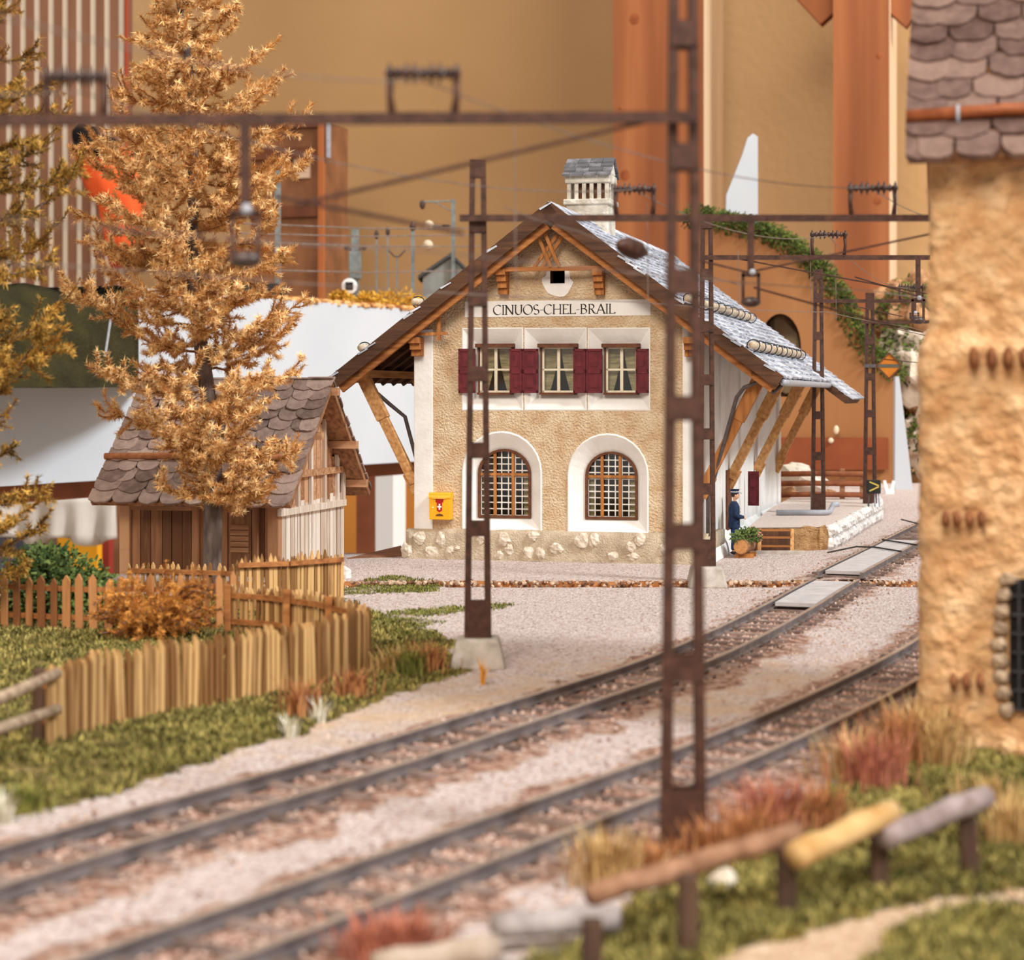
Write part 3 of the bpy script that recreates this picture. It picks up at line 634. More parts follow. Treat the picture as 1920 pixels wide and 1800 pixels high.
# ------------------------------------------------------------------ lattice masts and their gear
def mast(u, vb, vt, arm_v, arm_u, label, z0=0.0, yb=None, w0=.46, w1=.27, brackets=(), drops=(), foot=True, arm_tilt=0, bat=1.35, y=None):
    base = gnd(u, vb, z0) if y is None else Vector(((u - CX) / F * y, y, z0))
    r = thing('catenary_mast', label, 'mast', base, 0, 'brown lattice catenary masts')
    Y = base.y; s = Y / F
    H = CH - (vt - HZ) * s - z0
    def lx(uu): return (uu - CX) * s - base.x
    def lz(vv): return CH - (vv - HZ) * s - z0
    zf = .5 if foot else 0
    dpt = .17
    for sx in (-1, 1):
        mb = MB(); a0, a1 = w0 / 2 - .055, w1 / 2 - .045
        mb.bar((sx * a0, 0, zf), (sx * a1, 0, H), .11, dpt * 1.5, (0, 1, 0), .09, dpt * 1.3); mb.build('mast_leg', m_mast, r, bevel=.012)
    z = zf; k = 0
    while z < H:
        t = (z - zf) / (H - zf); w = w0 + (w1 - w0) * t
        h = .62 if k == 0 else .26
        if z + h > H: h = H - z
        for sy in (-1, 1):
            mb = MB(); mb.box(-w / 2 + .01, w / 2 - .01, sy * dpt * .7 - .02, sy * dpt * .7 + .02, z, z + h); mb.build('batten_plate', m_mast, r)
        z += h + bat - .26 - t * .15; k += 1
    mb = MB(); mb.box(-w1 / 2, w1 / 2, -.12, .12, H - .3, H); mb.build('head_plate', m_mast, r)
    if foot:
        mb = MB(); a, b = .47, .36
        mb.hexa([(-a, -a, -.02), (a, -a, -.02), (a, a, -.02), (-a, a, -.02), (-b, -b, .5), (b, -b, .5), (b, b, .5), (-b, b, .5)]); mb.build('concrete_foot', m_concrete, r, bevel=.06)
    # cross arm in front of the mast
    (ua, ub) = arm_u; ya = -.2; za, zb = lz(arm_v) , lz(arm_v + arm_tilt)
    xa, xb = lx(ua), lx(ub)
    def az(x): return za + (zb - za) * (x - xa) / (xb - xa)
    mb = MB(); mb.bar((xa, ya, za), (xb, ya, zb), .09, .11); arm = mb.build('cross_arm', m_mast, r)
    for (uc, half, hgt) in brackets:
        x = lx(uc); hw = half * s; h = hgt * s; z = az(x); mb = MB()
        for sx in (-1, 1): mb.tube([(x + sx * hw * .92, ya, z), (x + sx * hw, ya, z + h * .5), (x + sx * hw * .97, ya, z + h)], [.05, .035, .045], 7)
        mb.box(x - hw * 1.05, x + hw * 1.05, ya - .04, ya + .04, z - .02, z + .06)
        ib = mb.build('bracket', m_mast, arm, smooth=True)
        mb = MB(); mb.tube([(x - hw * 1.12, ya, z + h), (x + hw * 1.12, ya, z + h)], .04, 6)
        n = 9
        for i in range(n):
            xx = x - hw + 2 * hw * i / (n - 1); rr = .125 if i % 3 != 1 else .075
            mb.tube([(xx - hw * .09, ya, z + h), (xx, ya, z + h), (xx + hw * .09, ya, z + h)], [.03, rr, .045], 8)
        mb.build('insulator', m_insul, arm, smooth=True)
    for (uc, vend) in drops:
        x = lx(uc); zt, ze = az(x), lz(vend); L = zt - ze; mb = MB()
        mb.box(x - .05, x + .05, ya - .05, ya + .05, ze + L * .34, zt)
        for sx in (-1, 1): mb.box(x + sx * .13 - .025, x + sx * .13 + .025, ya - .03, ya + .03, ze + .06, ze + L * .36)
        mb.box(x - .155, x + .155, ya - .03, ya + .03, ze + L * .33, ze + L * .38); dr = mb.build('drop_post', m_mast, arm)
        mb = MB(); mb.ball((x, ya, ze + .06), (.17, .1, .09), 10, 7); mb.build('drop_insulator', m_insul, dr, smooth=True); mb = MB(); mb.ball((x + .02, ya - .05, ze + L * .38), .06, 8, 6); mb.build('clamp_ball', m_zinc, dr, smooth=True)
    return r, lx, lz
def rods(rt, lx, lz, segs, r=.022):
    for (u0, v0, u1, v1) in segs:
        mb = MB(); mb.tube([(lx(u0), -.2, lz(v0)), (lx(u1), -.2, lz(v1))], r, 6); mb.build('stay_rod', m_mast, rt)
r1 = mast(1281, 1592, -120, 232, (-130, 1300), 'nearest brown lattice mast in front, cut off by the top of the picture', foot=False, arm_tilt=-7, brackets=[(795, 62, 84), (150, 55, 80)], drops=[(465, 500)])
rods(*r1, [(1255, 222, 560, 388), (520, 372, 870, 440)])
r2 = mast(896, 1250, 300, 411, (862, 1742), 'lattice mast in front of the left half of the gable', brackets=[(1188, 36, 54), (1632, 42, 56)], drops=[(1405, 574)])
rods(*r2, [(1400, 512, 1742, 440), (1400, 512, 1310, 490), (1410, 540, 1700, 620)], .018)
r3 = mast(1325, 1100, 403, 484, (1316, 1740), 'lattice mast standing on a concrete foot beside the right corner of the station', brackets=[(1551, 31, 43)], drops=[(1718, 606)], w0=.42)
rods(*r3, [(1380, 486, 1738, 552), (1716, 556, 1600, 520)], .018)
r4 = mast(1534, 962, 505, 565, (1524, 1736), 'lattice mast rising from the loading platform behind the station eaves', z0=.78, brackets=[(1706, 22, 26)], drops=[(1712, 600)], foot=False)
rods(*r4, [(1560, 566, 1690, 594)], .016)
r5 = mast(1631, 944, 549, 604, (1613, 1740), 'farthest lattice mast on the right, carrying an orange diamond board', z0=.78, foot=False, brackets=[], drops=[])
rods(*r5, [(1640, 672, 1735, 682), (1630, 606, 1735, 630)], .016)
# orange diamond board, on an arm from the farthest mast
Yd = r5[0].location.y - .2; c = pt(1667, 686, Yd); s_ = Yd / F
db = thing('diamond_sign', 'orange diamond board with a dark bar fixed beside the farthest mast', 'sign', c)
mb = MB(); q = 24 * s_; mb.prism([(-q, 0, 0), (0, 0, -q), (q, 0, 0), (0, 0, q)], (0, .05, 0)); mb.build('board', mat('orange_board', (184, 104, 24), (200, 122, 38), scale=2), db)
mb = MB()
for (a, b) in (((-q, 0), (0, -q)), ((0, -q), (q, 0)), ((q, 0), (0, q)), ((0, q), (-q, 0))): mb.bar((a[0], -.01, a[1]), (b[0], -.01, b[1]), .05, .05, (0, 1, 0))
mb.build('board_rim', m_brownpaint, db)
mb = MB(); mb.prism([(-q * .98, -.012, -.06), (q * .98, -.012, -.06), (q * .86, -.012, .06), (-q * .86, -.012, .06)], (0, .01, 0)); mb.build('dark_bar', mat('olive_grey_paint', (92, 88, 74)), db)
mb = MB(); mb.bar((-q, .02, 0), (-47 * s_, .02, 0), .07, .12); mb.build('sign_arm', m_pipe, db)
# low black signal with a yellow V
c = gnd(1638, 950, .78); s_ = c.y / F
vs = thing('shunting_signal', 'low black box signal with a yellow V at the end of the rail fence', 'signal', c)
mb = MB(); mb.box(-.22, .22, -.15, .15, 25 * s_, 50 * s_); mb.build('signal_box', mat('signal_black', (30, 32, 28), (44, 46, 40)), vs, bevel=.02)
mb = MB(); zb_ = 27 * s_; mb.bar((-.17, -.16, zb_ + .36), (.15, -.16, zb_ + .23), .05, .01, (0, 1, 0)); mb.bar((-.17, -.16, zb_ + .05), (.15, -.16, zb_ + .2), .05, .01, (0, 1, 0)); mb.build('yellow_mark', mat('dull_yellow', (196, 170, 84)), vs)
for x in (-.18, .05, .2):
    mb = MB(); mb.tube([(x, 0, 0), (x * .8, 0, 26 * s_)], .03, 6); mb.build('signal_leg', m_zinc if x > 0 else m_pipe, vs)

# overhead wires
def wire(label, pts, r=.009, name='overhead_wire', sag=.12):
    P = []
    for p, q in zip(pts[:-1], pts[1:]):
        p, q = Vector(p), Vector(q)
        for i in range(12): t = i / 12; P.append(p.lerp(q, t) - Vector((0, 0, sag * 4 * t * (1 - t))))
    P.append(Vector(pts[-1])); mb = MB(); mb.tube(P, r, 5)
    return tag(mb.build(name, m_wire), label, 'wire', 'overhead line wires')
Y1, Y2, Y3, Y4, Y5 = [x[0].location.y - .2 for x in (r1, r2, r3, r4, r5)]
A1, B1 = pt(150, 172, Y1), pt(795, 152, Y1); A2, B2 = pt(1188, 356, Y2), pt(1632, 352, Y2); A3 = pt(1553, 442, Y3); A4 = pt(1706, 540, Y4)
back = lambda p, q, k: p + (p - q) * k
wire('messenger wire of the left track, running over the tops of the insulators towards the station', [back(A1, A2, .6), A1, A2, A3, A4, A4 + (A4 - A3) * .7], sag=.35)
wire('messenger wire of the right track, meeting the stone tower high on its left edge', [back(B1, B2, .6), B1, B2, B2 + (B2 - B1) * .6], sag=.3)
C1, C2, C3, C4 = pt(150, 500, Y1), pt(1188, 566, Y2), pt(1553, 585, Y3), pt(1700, 612, Y4)
wire('lower contact wire of the left track, crossing in front of the name band', [back(C1, C2, .6), C1, C2, C3, C4, C4 + (C4 - C3) * .6], sag=.04)
D1, D2 = pt(795, 470, Y1), pt(1632, 545, Y2)
wire('lower contact wire of the right track', [back(D1, D2, .6), D1, D2, D2 + (D2 - D1) * .6], sag=.05)
def dropper(label, u, v0, v1, y, r=.008):
    mb = MB(); mb.tube([pt(u, v0, y), pt(u + 2, v1, y)], r, 5); return tag(mb.build('dropper_wire', m_wire), label, 'wire', 'droppers between messenger and contact wire')
for u, v0, v1, y, l in ((965, 236, 560, 24.5, 'thin vertical dropper wire left of the station peak'), (1384, 470, 572, 40, 'dropper wire left of the drop post with the ball'), (1519, 448, 586, Y3, 'dropper wire under the middle insulator'), (1213, 380, 566, 32.5, 'dropper wire in front of the grey roof slope'), (1566, 440, 600, 46, 'dropper wire just right of the mast on the platform')):
    dropper(l, u, v0, v1, y)
p, q = pt(1080, 432, 27.5), pt(1250, 488, 30); c = p.lerp(q, .6); d = (q - p).normalized(); mb = MB()
mb.tube([c - d * .5, c - d * .36, c - d * .1, c + d * .12, c + d * .36, c + d * .5], [.02, .1, .16, .16, .08, .02], 8); wi = mb.build('section_insulator', m_mast, smooth=True); tag(wi, 'blurred brown barrel shaped insulator hanging in a wire before the roof', 'insulator')
wire('wire carrying the barrel shaped insulator across the roof slope', [p - d * 2, p, q, q + d * 3], sag=.03)

# ------------------------------------------------------------------ tracks
def offset_line(line, off):
    out = []
    for i, p in enumerate(line):
        d = (line[min(i + 1, len(line) - 1)] - line[max(i - 1, 0)]).normalized(); out.append(p + Vector((d.y, -d.x, 0)) * off)
    return out
def smooth_line(pts, n=140):
    """Even points along a Catmull-Rom curve through pts."""
    P = [Vector((*p, 0)) for p in pts]; P = [P[0] * 2 - P[1]] + P + [P[-1] * 2 - P[-2]]; out = []
    for i in range(1, len(P) - 2):
        for k in range(20):
            t = k / 20; a, b, c, d = P[i - 1:i + 3]
            out.append(.5 * ((2 * b) + (c - a) * t + (2 * a - 5 * b + 4 * c - d) * t * t + (3 * b - a - 3 * c + d) * t ** 3))
    out.append(P[-2]); L = [0]
    for p, q in zip(out[:-1], out[1:]): L.append(L[-1] + (q - p).length)
    res = []; j = 0
    for k in range(n):
        s = L[-1] * k / (n - 1)
        while j < len(L) - 2 and L[j + 1] < s: j += 1
        res.append(out[j].lerp(out[j + 1], (s - L[j]) / max(1e-9, L[j + 1] - L[j])))
    return res, L[-1]
far1 = [(-9.2, 10.9), (-4.97, 18.47), (-2.09, 23.4), (0.0, 27.3), (2.05, 31.3), (3.63, 35.2), (5.25, 39.7), (6.77, 44.2), (10.2, 53.9), (13.6, 63.6), (16.0, 70.2), (18.8, 77)]
far2 = [(-6.4, 10.0), (-3.32, 14.95), (0.0, 20.24), (2.49, 24.4), (5.0, 29.2), (7.36, 34.4), (9.4, 40), (11.2, 46.0)]
tracks = []
JY = 45.6                                            # the joint between two pieces of the base board
ZB = .12                                             # the rear piece lies a little higher
def gz(y): return ZB if y > JY else 0.0
rng = random.Random(9)
for name, far, lab in (('left', far1, 'narrow gauge track nearer the station, curving away to the right past the platform'), ('right', far2, 'narrow gauge track nearer the viewer, running behind the stone tower')):
    line, L = smooth_line(far, 160)
    t = thing('railway_track', lab, 'railway track', (line[0].x, line[0].y, 0)); base = line[0].copy()
    ctr = offset_line(line, .52); tracks.append((ctr, L))
    for off in (0, 1.04):
        rl = offset_line(line, off); segs = [[p for p in rl if p.y <= JY], [p for p in rl if p.y > JY]]
        for sg in segs:
            if len(sg) < 2: continue
            prof = [(-.07, .07), (.07, .07), (.07, .09), (.022, .105), (.022, .175), (.042, .185), (.042, .215), (-.042, .215), (-.042, .185), (-.022, .175), (-.022, .105), (-.07, .09)]
            mb = MB(); m2 = MB(); vs = []; fs = []; n = len(prof); tv = []
            for i, p in enumerate(sg):
                d = (sg[min(i + 1, len(sg) - 1)] - sg[max(i - 1, 0)]).normalized(); nn = Vector((d.y, -d.x, 0)); z0 = gz(sg[len(sg) // 2].y)
                vs += [p - base + nn * a + Vector((0, 0, b + z0)) for a, b in prof]
                tv += [p - base + nn * .043 + Vector((0, 0, .2165 + z0)), p - base - nn * .043 + Vector((0, 0, .2165 + z0))]
            for i in range(len(sg) - 1): fs += [(i * n + j, i * n + (j + 1) % n, (i + 1) * n + (j + 1) % n, (i + 1) * n + j) for j in range(n)]
            fs += [tuple(range(n)), tuple((len(sg) - 1) * n + j for j in range(n))[::-1]]
            mb.add(vs, fs); ro = mb.build('rail', m_rail_side, t)
            m2.add(tv, [(2 * i, 2 * i + 1, 2 * i + 3, 2 * i + 2) for i in range(len(sg) - 1)]); m2.build('rail_head', m_railtop, ro)
    ns = int(L / .68)
    for k in range(min(ns, 98)):
        i = min(int(k * .68 / L * 159), 158); f = k * .68 / L * 159 - i
        p = ctr[i].lerp(ctr[i + 1], f) - base; d = (ctr[i + 1] - ctr[i]).normalized(); nn = Vector((d.y, -d.x, 0)); z0 = gz(ctr[i].y)
        mb = MB(); mb.k = rng.random(); mb.bar(p - nn * .88 + Vector((0, 0, z0 + .0)), p + nn * .88 + Vector((0, 0, z0 + .0)), .2, .17)
        for o in (-.52, .52): mb.bar(p + nn * (o - .13) + Vector((0, 0, z0 + .092)), p + nn * (o + .13) + Vector((0, 0, z0 + .092)), .12, .03)
        mb.build('sleeper', m_sleeper, t)
# crossing panels between the rails of the left track
m_panel = mat('pale_grey_board', (176, 170, 170), (198, 192, 190), scale=3, rough=.8, bump=.2)
def panel(y0, y1, lab):
    c = [p for p in tracks[0][0] if y0 <= p.y <= y1]; l, r = offset_line(c, -.43), offset_line(c, .43); z0 = gz(y0 + .1)
    n = len(c); mb = MB(); vs = [p + Vector((0, 0, z0 + zz)) for zz in (.12, .2) for p in l + r]
    m = 2 * n; fs = []
    for i in range(n - 1): fs += [(m + i, m + n + i, m + n + i + 1, m + i + 1), (i, i + 1, m + i + 1, m + i), (n + i, m + n + i, m + n + i + 1, n + i + 1)]
    fs += [(0, m, m + n, n), (n - 1, 2 * n - 1, m + 2 * n - 1, m + n - 1)]
    mb.add(vs, fs); tag(mb.build('crossing_panel', m_panel), lab, 'crossing panel', 'grey crossing boards between the rails')
panel(40.0, 45.2, 'short grey crossing board between the rails, in front of the base board joint')
panel(45.9, 56.4, 'long grey crossing board between the rails, behind the base board joint')

# ------------------------------------------------------------------ timber shed
HO = gnd(523, 1092, 0.0)
SH = Frame(HO - Vector((math.cos(YAW), -math.sin(YAW), 0)) * 4.25)
SW, SD = 4.25, 4.7
shed = thing('timber_shed', 'small brown plank shed with scalloped slate roof behind the larch', 'shed', SH.o, YAW)
def hp(mb, name, m, parent=shed, **kw): return mb.build(name, m, parent, **kw)
m_plank = wood('weathered_brown_plank', (112, 74, 48), (176, 126, 88), 'z', rnd=.7)
m_pale = wood('bleached_plank', (196, 172, 150), (232, 218, 202), 'z', rnd=.6)
m_beam = wood('shed_beam', (150, 100, 66), (204, 156, 116), 'x', rnd=.6)
ZR = 5.0; rs = (ZR - 2.05) / (SD / 2 + .7)
def rz(y): return ZR - rs * abs(y - SD / 2)
rng = random.Random(21)
mb = MB(); x = .3
while x < SW - .3:
    w = rng.uniform(.22, .34); mb.k = rng.random(); yy = rng.uniform(.06, .09); mb.box(x, x + w - .02, yy, .14, 0, 2.5); x += w
hp(mb, 'plank_wall', m_plank)
for x0, x1 in ((0, .28), (SW - .3, SW), (1.95, 2.15), (2.75, 2.9), (3.55, 3.7)):
    mb = MB(); mb.k = rng.random(); mb.box(x0, x1, -.03, .2, 0, 2.5); hp(mb, 'corner_post' if x0 in (0, SW - .3) else 'wall_post', m_plank if x0 else m_beam, bevel=.02)
mb = MB(); mb.box(.28, 2.0, 0, .1, 1.72, 1.84); hp(mb, 'wall_batten', m_beam)
mb = MB(); mb.box(2.92, 3.52, .0, .07, .1, 2.3); dr_ = hp(mb, 'shed_door', m_plank)
mb = MB()
for i in range(5): mb.hexa([(2.98, -.03, .72 + i * .14), (3.46, -.03, .72 + i * .14), (3.46, .03, .76 + i * .14), (2.98, .03, .76 + i * .14), (2.98, -.03, .83 + i * .14), (3.46, -.03, .83 + i * .14), (3.46, .03, .85 + i * .14), (2.98, .03, .85 + i * .14)])
hp(mb, 'louvred_shutter', m_beam, dr_)
# right gable: bleached vertical boards over dark, rails, open framing above
mb = MB(); y = .2
while y < SD - .1:
    w = rng.uniform(.2, .34); mb.k = rng.random(); mb.box(SW - .06 - rng.uniform(0, .05), SW, y, y + w - rng.choice((.03, .06, .1)), .1, 1.9 + rng.uniform(-.1, .1)); y += w
hp(mb, 'gable_boards', m_pale)
mb = MB(); mb.prism([(SW - .12, .05, 0), (SW - .12, SD, 0), (SW - .12, SD, 2.2), (SW - .12, SD / 2, ZR - .35), (SW - .12, .05, 2.2)], (-.05, 0, 0)); hp(mb, 'gable_back', m_plank)
mb = MB(); mb.prism([(.0, .05, 0), (0, SD, 0), (0, SD, 2.2), (0, SD / 2, ZR - .35), (0, .05, 2.2)], (.1, 0, 0)); hp(mb, 'far_gable', m_plank)
mb = MB(); mb.box(.1, SW - .1, SD - .1, SD, 0, 2.4); hp(mb, 'rear_wall', m_plank)
for z, y0, y1 in ((1.62, -.05, SD + .05), (2.52, .0, SD)):
    mb = MB(); mb.box(SW - .02, SW + .09, y0, y1, z, z + .17); hp(mb, 'gable_rail', m_pale if z < 2 else m_beam)
for y in (.1, 1.15, 2.1, 3.1, 4.1, SD - .12):
    mb = MB(); mb.k = rng.random(); mb.box(SW - .02, SW + .07, y, y + .15, 1.75, rz(y) - .3); hp(mb, 'gable_stud', m_pale)
mb = MB(); y = .3
while y < SD - .3:
    w = .3; mb.k = rng.random(); mb.box(SW - .05, SW - .01, y, y + w - .03, 1.8, rz(y + .15) - .4); y += w
hp(mb, 'upper_boards', m_beam)
for y, dx in ((-.45, .55), (1.2, .7), (SD / 2, .72), (SD - .9, .72), (SD + .2, .62)):
    mb = MB(); mb.box(-.3, SW + dx, y - .1, y + .1, rz(y) - .42, rz(y) - .22); hp(mb, 'roof_purlin', m_beam)
# roof boards and scalloped slates
def scale_slate(mb, c, ux, uy, n, w, l, t, rng):
    k = 7; poly = [(-w / 2, 0), (w / 2, 0)]
    for i in range(k + 1):
        a = math.pi * i / k; poly.append((math.cos(a) * w / 2 * rng.uniform(.92, 1.0), l - w * .36 + math.sin(a) * w * .36 * rng.uniform(.8, 1.1)))
    a = [c + ux * p + uy * q + n * (.05 * q / l) for p, q in poly]
    m = len(a); vs = a + [p + n * t for p in a]
    mb.add(vs, [tuple(range(m))[::-1], tuple(range(m, 2 * m))] + [(i, (i + 1) % m, m + (i + 1) % m, m + i) for i in range(m)])
def slate_slope(mb, top, ux, uy, n, width, length, w, l, seed, t=.05, skip=None):
    rng = random.Random(seed); rows = int(length / l + .5)
    for r in range(rows):
        x = -rng.random() * w * .6
        while x < width:
            ww = w * rng.uniform(.75, 1.3); mb.k = rng.random()
            cx = min(max(x + ww / 2, ww * .42), width - ww * .42)
            q = r * length / rows - .06 + rng.uniform(-.03, .03)
            scale_slate(mb, top + ux * cx + uy * q + n * (.02 + rng.uniform(0, .03)), ux, uy, n, ww * .98, length / rows * 1.45, t, rng)
            x += ww
lenS = math.hypot(SD / 2 + .75, rs * (SD / 2 + .75)); lx0, lx1 = -.45, SW + .55
for s in (-1, 1):
    d = Vector((0, s, -rs)).normalized(); n = Vector((0, s * rs, 1)).normalized(); tp = Vector((lx0, SD / 2, ZR))
    mb = MB(); a, b = tp - n * .2, tp - n * .2 + d * lenS; W_ = Vector((lx1 - lx0, 0, 0))
    mb.hexa([a, a + W_, b + W_, b, a + n * .12, a + W_ + n * .12, b + W_ + n * .12, b + n * .12]); hp(mb, 'roof_boards', m_plank)
    mb = MB(); slate_slope(mb, tp - n * .07, Vector((1, 0, 0)), d, n, lx1 - lx0, lenS + .05, .62, .36, 31 + s); hp(mb, 'scalloped_slates', m_slate2)
zg = rz(.35); mb = MB(); mb.tube([(lx0 - .05, .2, zg - .02), (lx1 * .4, .2, zg + .02), (lx1 - .6, .2, zg)], .085, 9); hp(mb, 'eaves_log', mat('red_brown_log', (150, 88, 52), (186, 120, 78), scale=6), smooth=True)
ps = gnd(648, 1092); mb = MB(); mb.ball((0, 0, .14), (.16, .16, .26), 9, 7, .3, 2); tag(mb.build('white_stone', m_ashlar, loc=ps), 'small white upright stone at the right corner of the shed', 'stone')

# ------------------------------------------------------------------ stone tower house in front on the right
TO = Vector(((1742 - CX) / F * 24.6, 24.6, 0)); TF = Frame(TO); tl = TF.at
tower = thing('tower_house', 'tall rough plastered tower house with brown scalloped slates cut off by the right edge', 'house', TO, YAW)
m_tower = mat('ochre_tower_render', (194, 142, 94), (228, 190, 146), scale=3.0, bump=.9, bscale=8, bdist=.12, rough=.95, c3=(210, 164, 116))
zE = tl(1745, 290)[1]; zL = tl(1742, 640)[1]; TW = 5.4; TD = 5.0
def tower_wall():
    mb = MB(); nx, nz_ = 70, 150; vs = []; fs = []
    def P(s, z):
        """s runs along the left side (negative) and then the front."""
        ledge = .13 / (1 + math.exp((z - zL) / .05)) + .04 * max(0, 1 - z / 1.2)
        k = noise.noise(Vector((s * 2.6, z * 2.6, 5))) * .04 + noise.noise(Vector((s * 6, z * 6, 9))) * .05
        o = ledge + k
        r = .14
        if s > r: return (s, -o, z)
        if s < -r: return (-o, -s, z)
        a = (s + r) / (2 * r) * math.pi / 2
        return (r - (r + o) * math.cos(a), r - (r + o) * math.sin(a), z)
    S = [-TD + i * .5 for i in range(9)] + [-.45, -.3] + [-.14 + i * .04 for i in range(8)] + [.18 + i * .045 for i in range(60)] + [3.0, 3.6, 4.4, TW]
    Z = [zE * i / nz_ for i in range(nz_ + 1)]
    for s in S: vs += [P(s, z) for z in Z]
    m = len(Z)
    for i in range(len(S) - 1):
        for j in range(m - 1): a = i * m + j; fs.append((a, a + m, a + m + 1, a + 1))
    return mb.add(vs, fs)
tower_wall().build('rendered_wall', m_tower, tower, smooth=True)
mb = MB(); mb.box(TW - .3, TW, 0.1, TD, 0, zE); mb.box(.1, TW, TD - .3, TD, 0, zE); mb.build('back_wall', m_tower, tower)
m_corb = mat('brown_stub_render', (112, 66, 38), (158, 102, 64), scale=5, bump=.6, bscale=12, rough=.9)
for (us, v0, v1, wd) in (([1826, 1859, 1890, 1921, 1952], 652, 692, 19), ([1773, 1794, 1818, 1840], 958, 986, 15), ([1788, 1812, 1838], 1262, 1290, 14)):
    for k, u in enumerate(us):
        a, b = tl(u, v0, -.14), tl(u, v1, -.14); mb = MB(); w = wd / 143 * .5
        zc_ = (a[1] + b[1]) / 2; mb.ball((a[0], -.2, zc_), (w, .24, abs(a[1] - b[1]) * .55), 10, 8)
        o = mb.build('projecting_stub', m_corb, tower, smooth=True)
# niche with rubble and a grille at the right edge
a, b = tl(1893, 1085, -.16), tl(1893, 1330, -.16); mb = MB(); mb.box(a[0], a[0] + 1.0, -.2, -.1, b[1], a[1]); nic = mb.build('niche_shade', m_black, tower)  # black box on the wall, the niche's shade put into its colour
mb = MB(); rng = random.Random(6)
for i in range(9):
    z = b[1] + (a[1] - b[1]) * i / 8; mb.ball((a[0] - .03 - .1 * math.sin(math.pi * i / 8), -.2, z), (.11, .08, .09), 8, 6, .4, i)
mb.build('niche_stone', mat('grey_niche_stone', (120, 98, 78), (186, 160, 132), scale=6, bump=.6), nic)
mb = MB()
for i in range(5): mb.box(a[0] + .1 + i * .16, a[0] + .13 + i * .16, -.26, -.22, b[1], a[1])
for i in range(7): mb.box(a[0] + .02, a[0] + .9, -.26, -.23, b[1] + i * .24, b[1] + i * .24 + .03)
mb.build('iron_grille', m_iron, nic)
mb = MB()
for i in range(16): mb.ball((1.0 + i * .16, -.3 - .1 * rng.random(), .05 + .12 * rng.random()), (.13, .12, .12), 8, 6, .4, i)
mb.build('footing_rubble', m_tower, tower)
# roof: steep slope towards the viewer, verge on the left
ovx = (1708 - 1745) / F * 24.6; ts = 1.15; d = Vector((0, 1, ts)).normalized(); n = Vector((0, -ts, 1)).normalized()
e0 = Vector((ovx, -.35, zE - .05)); LT = 5.6
mb = MB(); W_ = Vector((TW - ovx + .4, 0, 0)); a, b = e0 - n * .14, e0 - n * .14 + d * LT
mb.hexa([a, a + W_, b + W_, b, a + n * .1, a + W_ + n * .1, b + W_ + n * .1, b + n * .1]); mb.build('roof_boards', m_plank, tower)
mb = MB(); b2 = Vector((b.x, b.y, b.z)); d2 = Vector((0, 1, -ts)).normalized(); n2 = Vector((0, ts, 1)).normalized(); c = b2 + d2 * LT
mb.hexa([b2, b2 + W_, c + W_, c, b2 + n2 * .1, b2 + W_ + n2 * .1, c + W_ + n2 * .1, c + n2 * .1]); mb.build('roof_boards', m_plank, tower)
m_tslate = mat('rosy_brown_slate', (84, 60, 52), (140, 112, 100), scale=5, bump=.8, bscale=9, bdist=.05, rnd=.7, rough=.7, lo=.1, hi=.9)
mb = MB(); slate_slope(mb, e0 + d * LT - n * .03, Vector((1, 0, 0)), -d, n, TW - ovx + .4, LT + .1, .6, .38, 77, .09); mb.build('scalloped_slates', m_tslate, tower)
p0 = e0 + d * .58 + n * .16; mb = MB(); mb.tube([p0 + Vector((-.03, 0, 0)), p0 + Vector((1.2, 0, .04)), p0 + Vector((TW - ovx, 0, .02))], .085, 10); lg = mb.build('eaves_log', mat('russet_log', (128, 66, 34), (170, 96, 56), scale=5, rough=.5), tower, smooth=True)
mb = MB(); mb.tube([p0 + Vector((.62, math.cos(t) * .11, math.sin(t) * .11)) for t in [2 * math.pi * j / 12 for j in range(12)]], .025, 5, True); mb.build('wire_loop', m_zinc, lg)

# ------------------------------------------------------------------ larches and bushes
m_bark = mat('grey_bark', (72, 58, 52), (132, 116, 108), scale=5, stretch=(1, 1, .3), bump=.8, bscale=14, bdist=.05, rough=.9)
m_gold = mat('golden_larch_needles', (196, 132, 70), (255, 228, 172), rnd=.9, scale=1.2, rough=.85, lo=.05, hi=.95, c3=(242, 190, 120))
m_gold2 = mat('olive_gold_needles', (116, 94, 40), (226, 172, 80), rnd=.9, scale=.5, rough=.85, lo=.1, hi=.9, c3=(184, 140, 62))
m_rust = mat('rust_gold_twigs', (170, 104, 42), (236, 168, 82), rnd=1.0, scale=2, rough=.85, lo=.05, hi=.95)
def fuzz(acc, pts, rng, dens, ln, wd):
    """Short needles standing all round a twig; acc collects triangles."""
    for p, q in zip(pts[:-1], pts[1:]):
        L = (q - p).length; d = (q - p) / max(L, 1e-6); n = max(1, int(L * dens)); a = d.orthogonal().normalized(); b = d.cross(a)
        for _ in range(n):
            t = rng.random(); c = p + (q - p) * t; th = rng.uniform(0, 6.283); e = a * math.cos(th) + b * math.sin(th)
            tip = c + (e + d * rng.uniform(.1, .9)) * ln * rng.uniform(.6, 1.25); s = (d.cross(e)) * wd
            acc.k = rng.random(); acc.add([c - s, c + s, tip], [(0, 1, 2)])
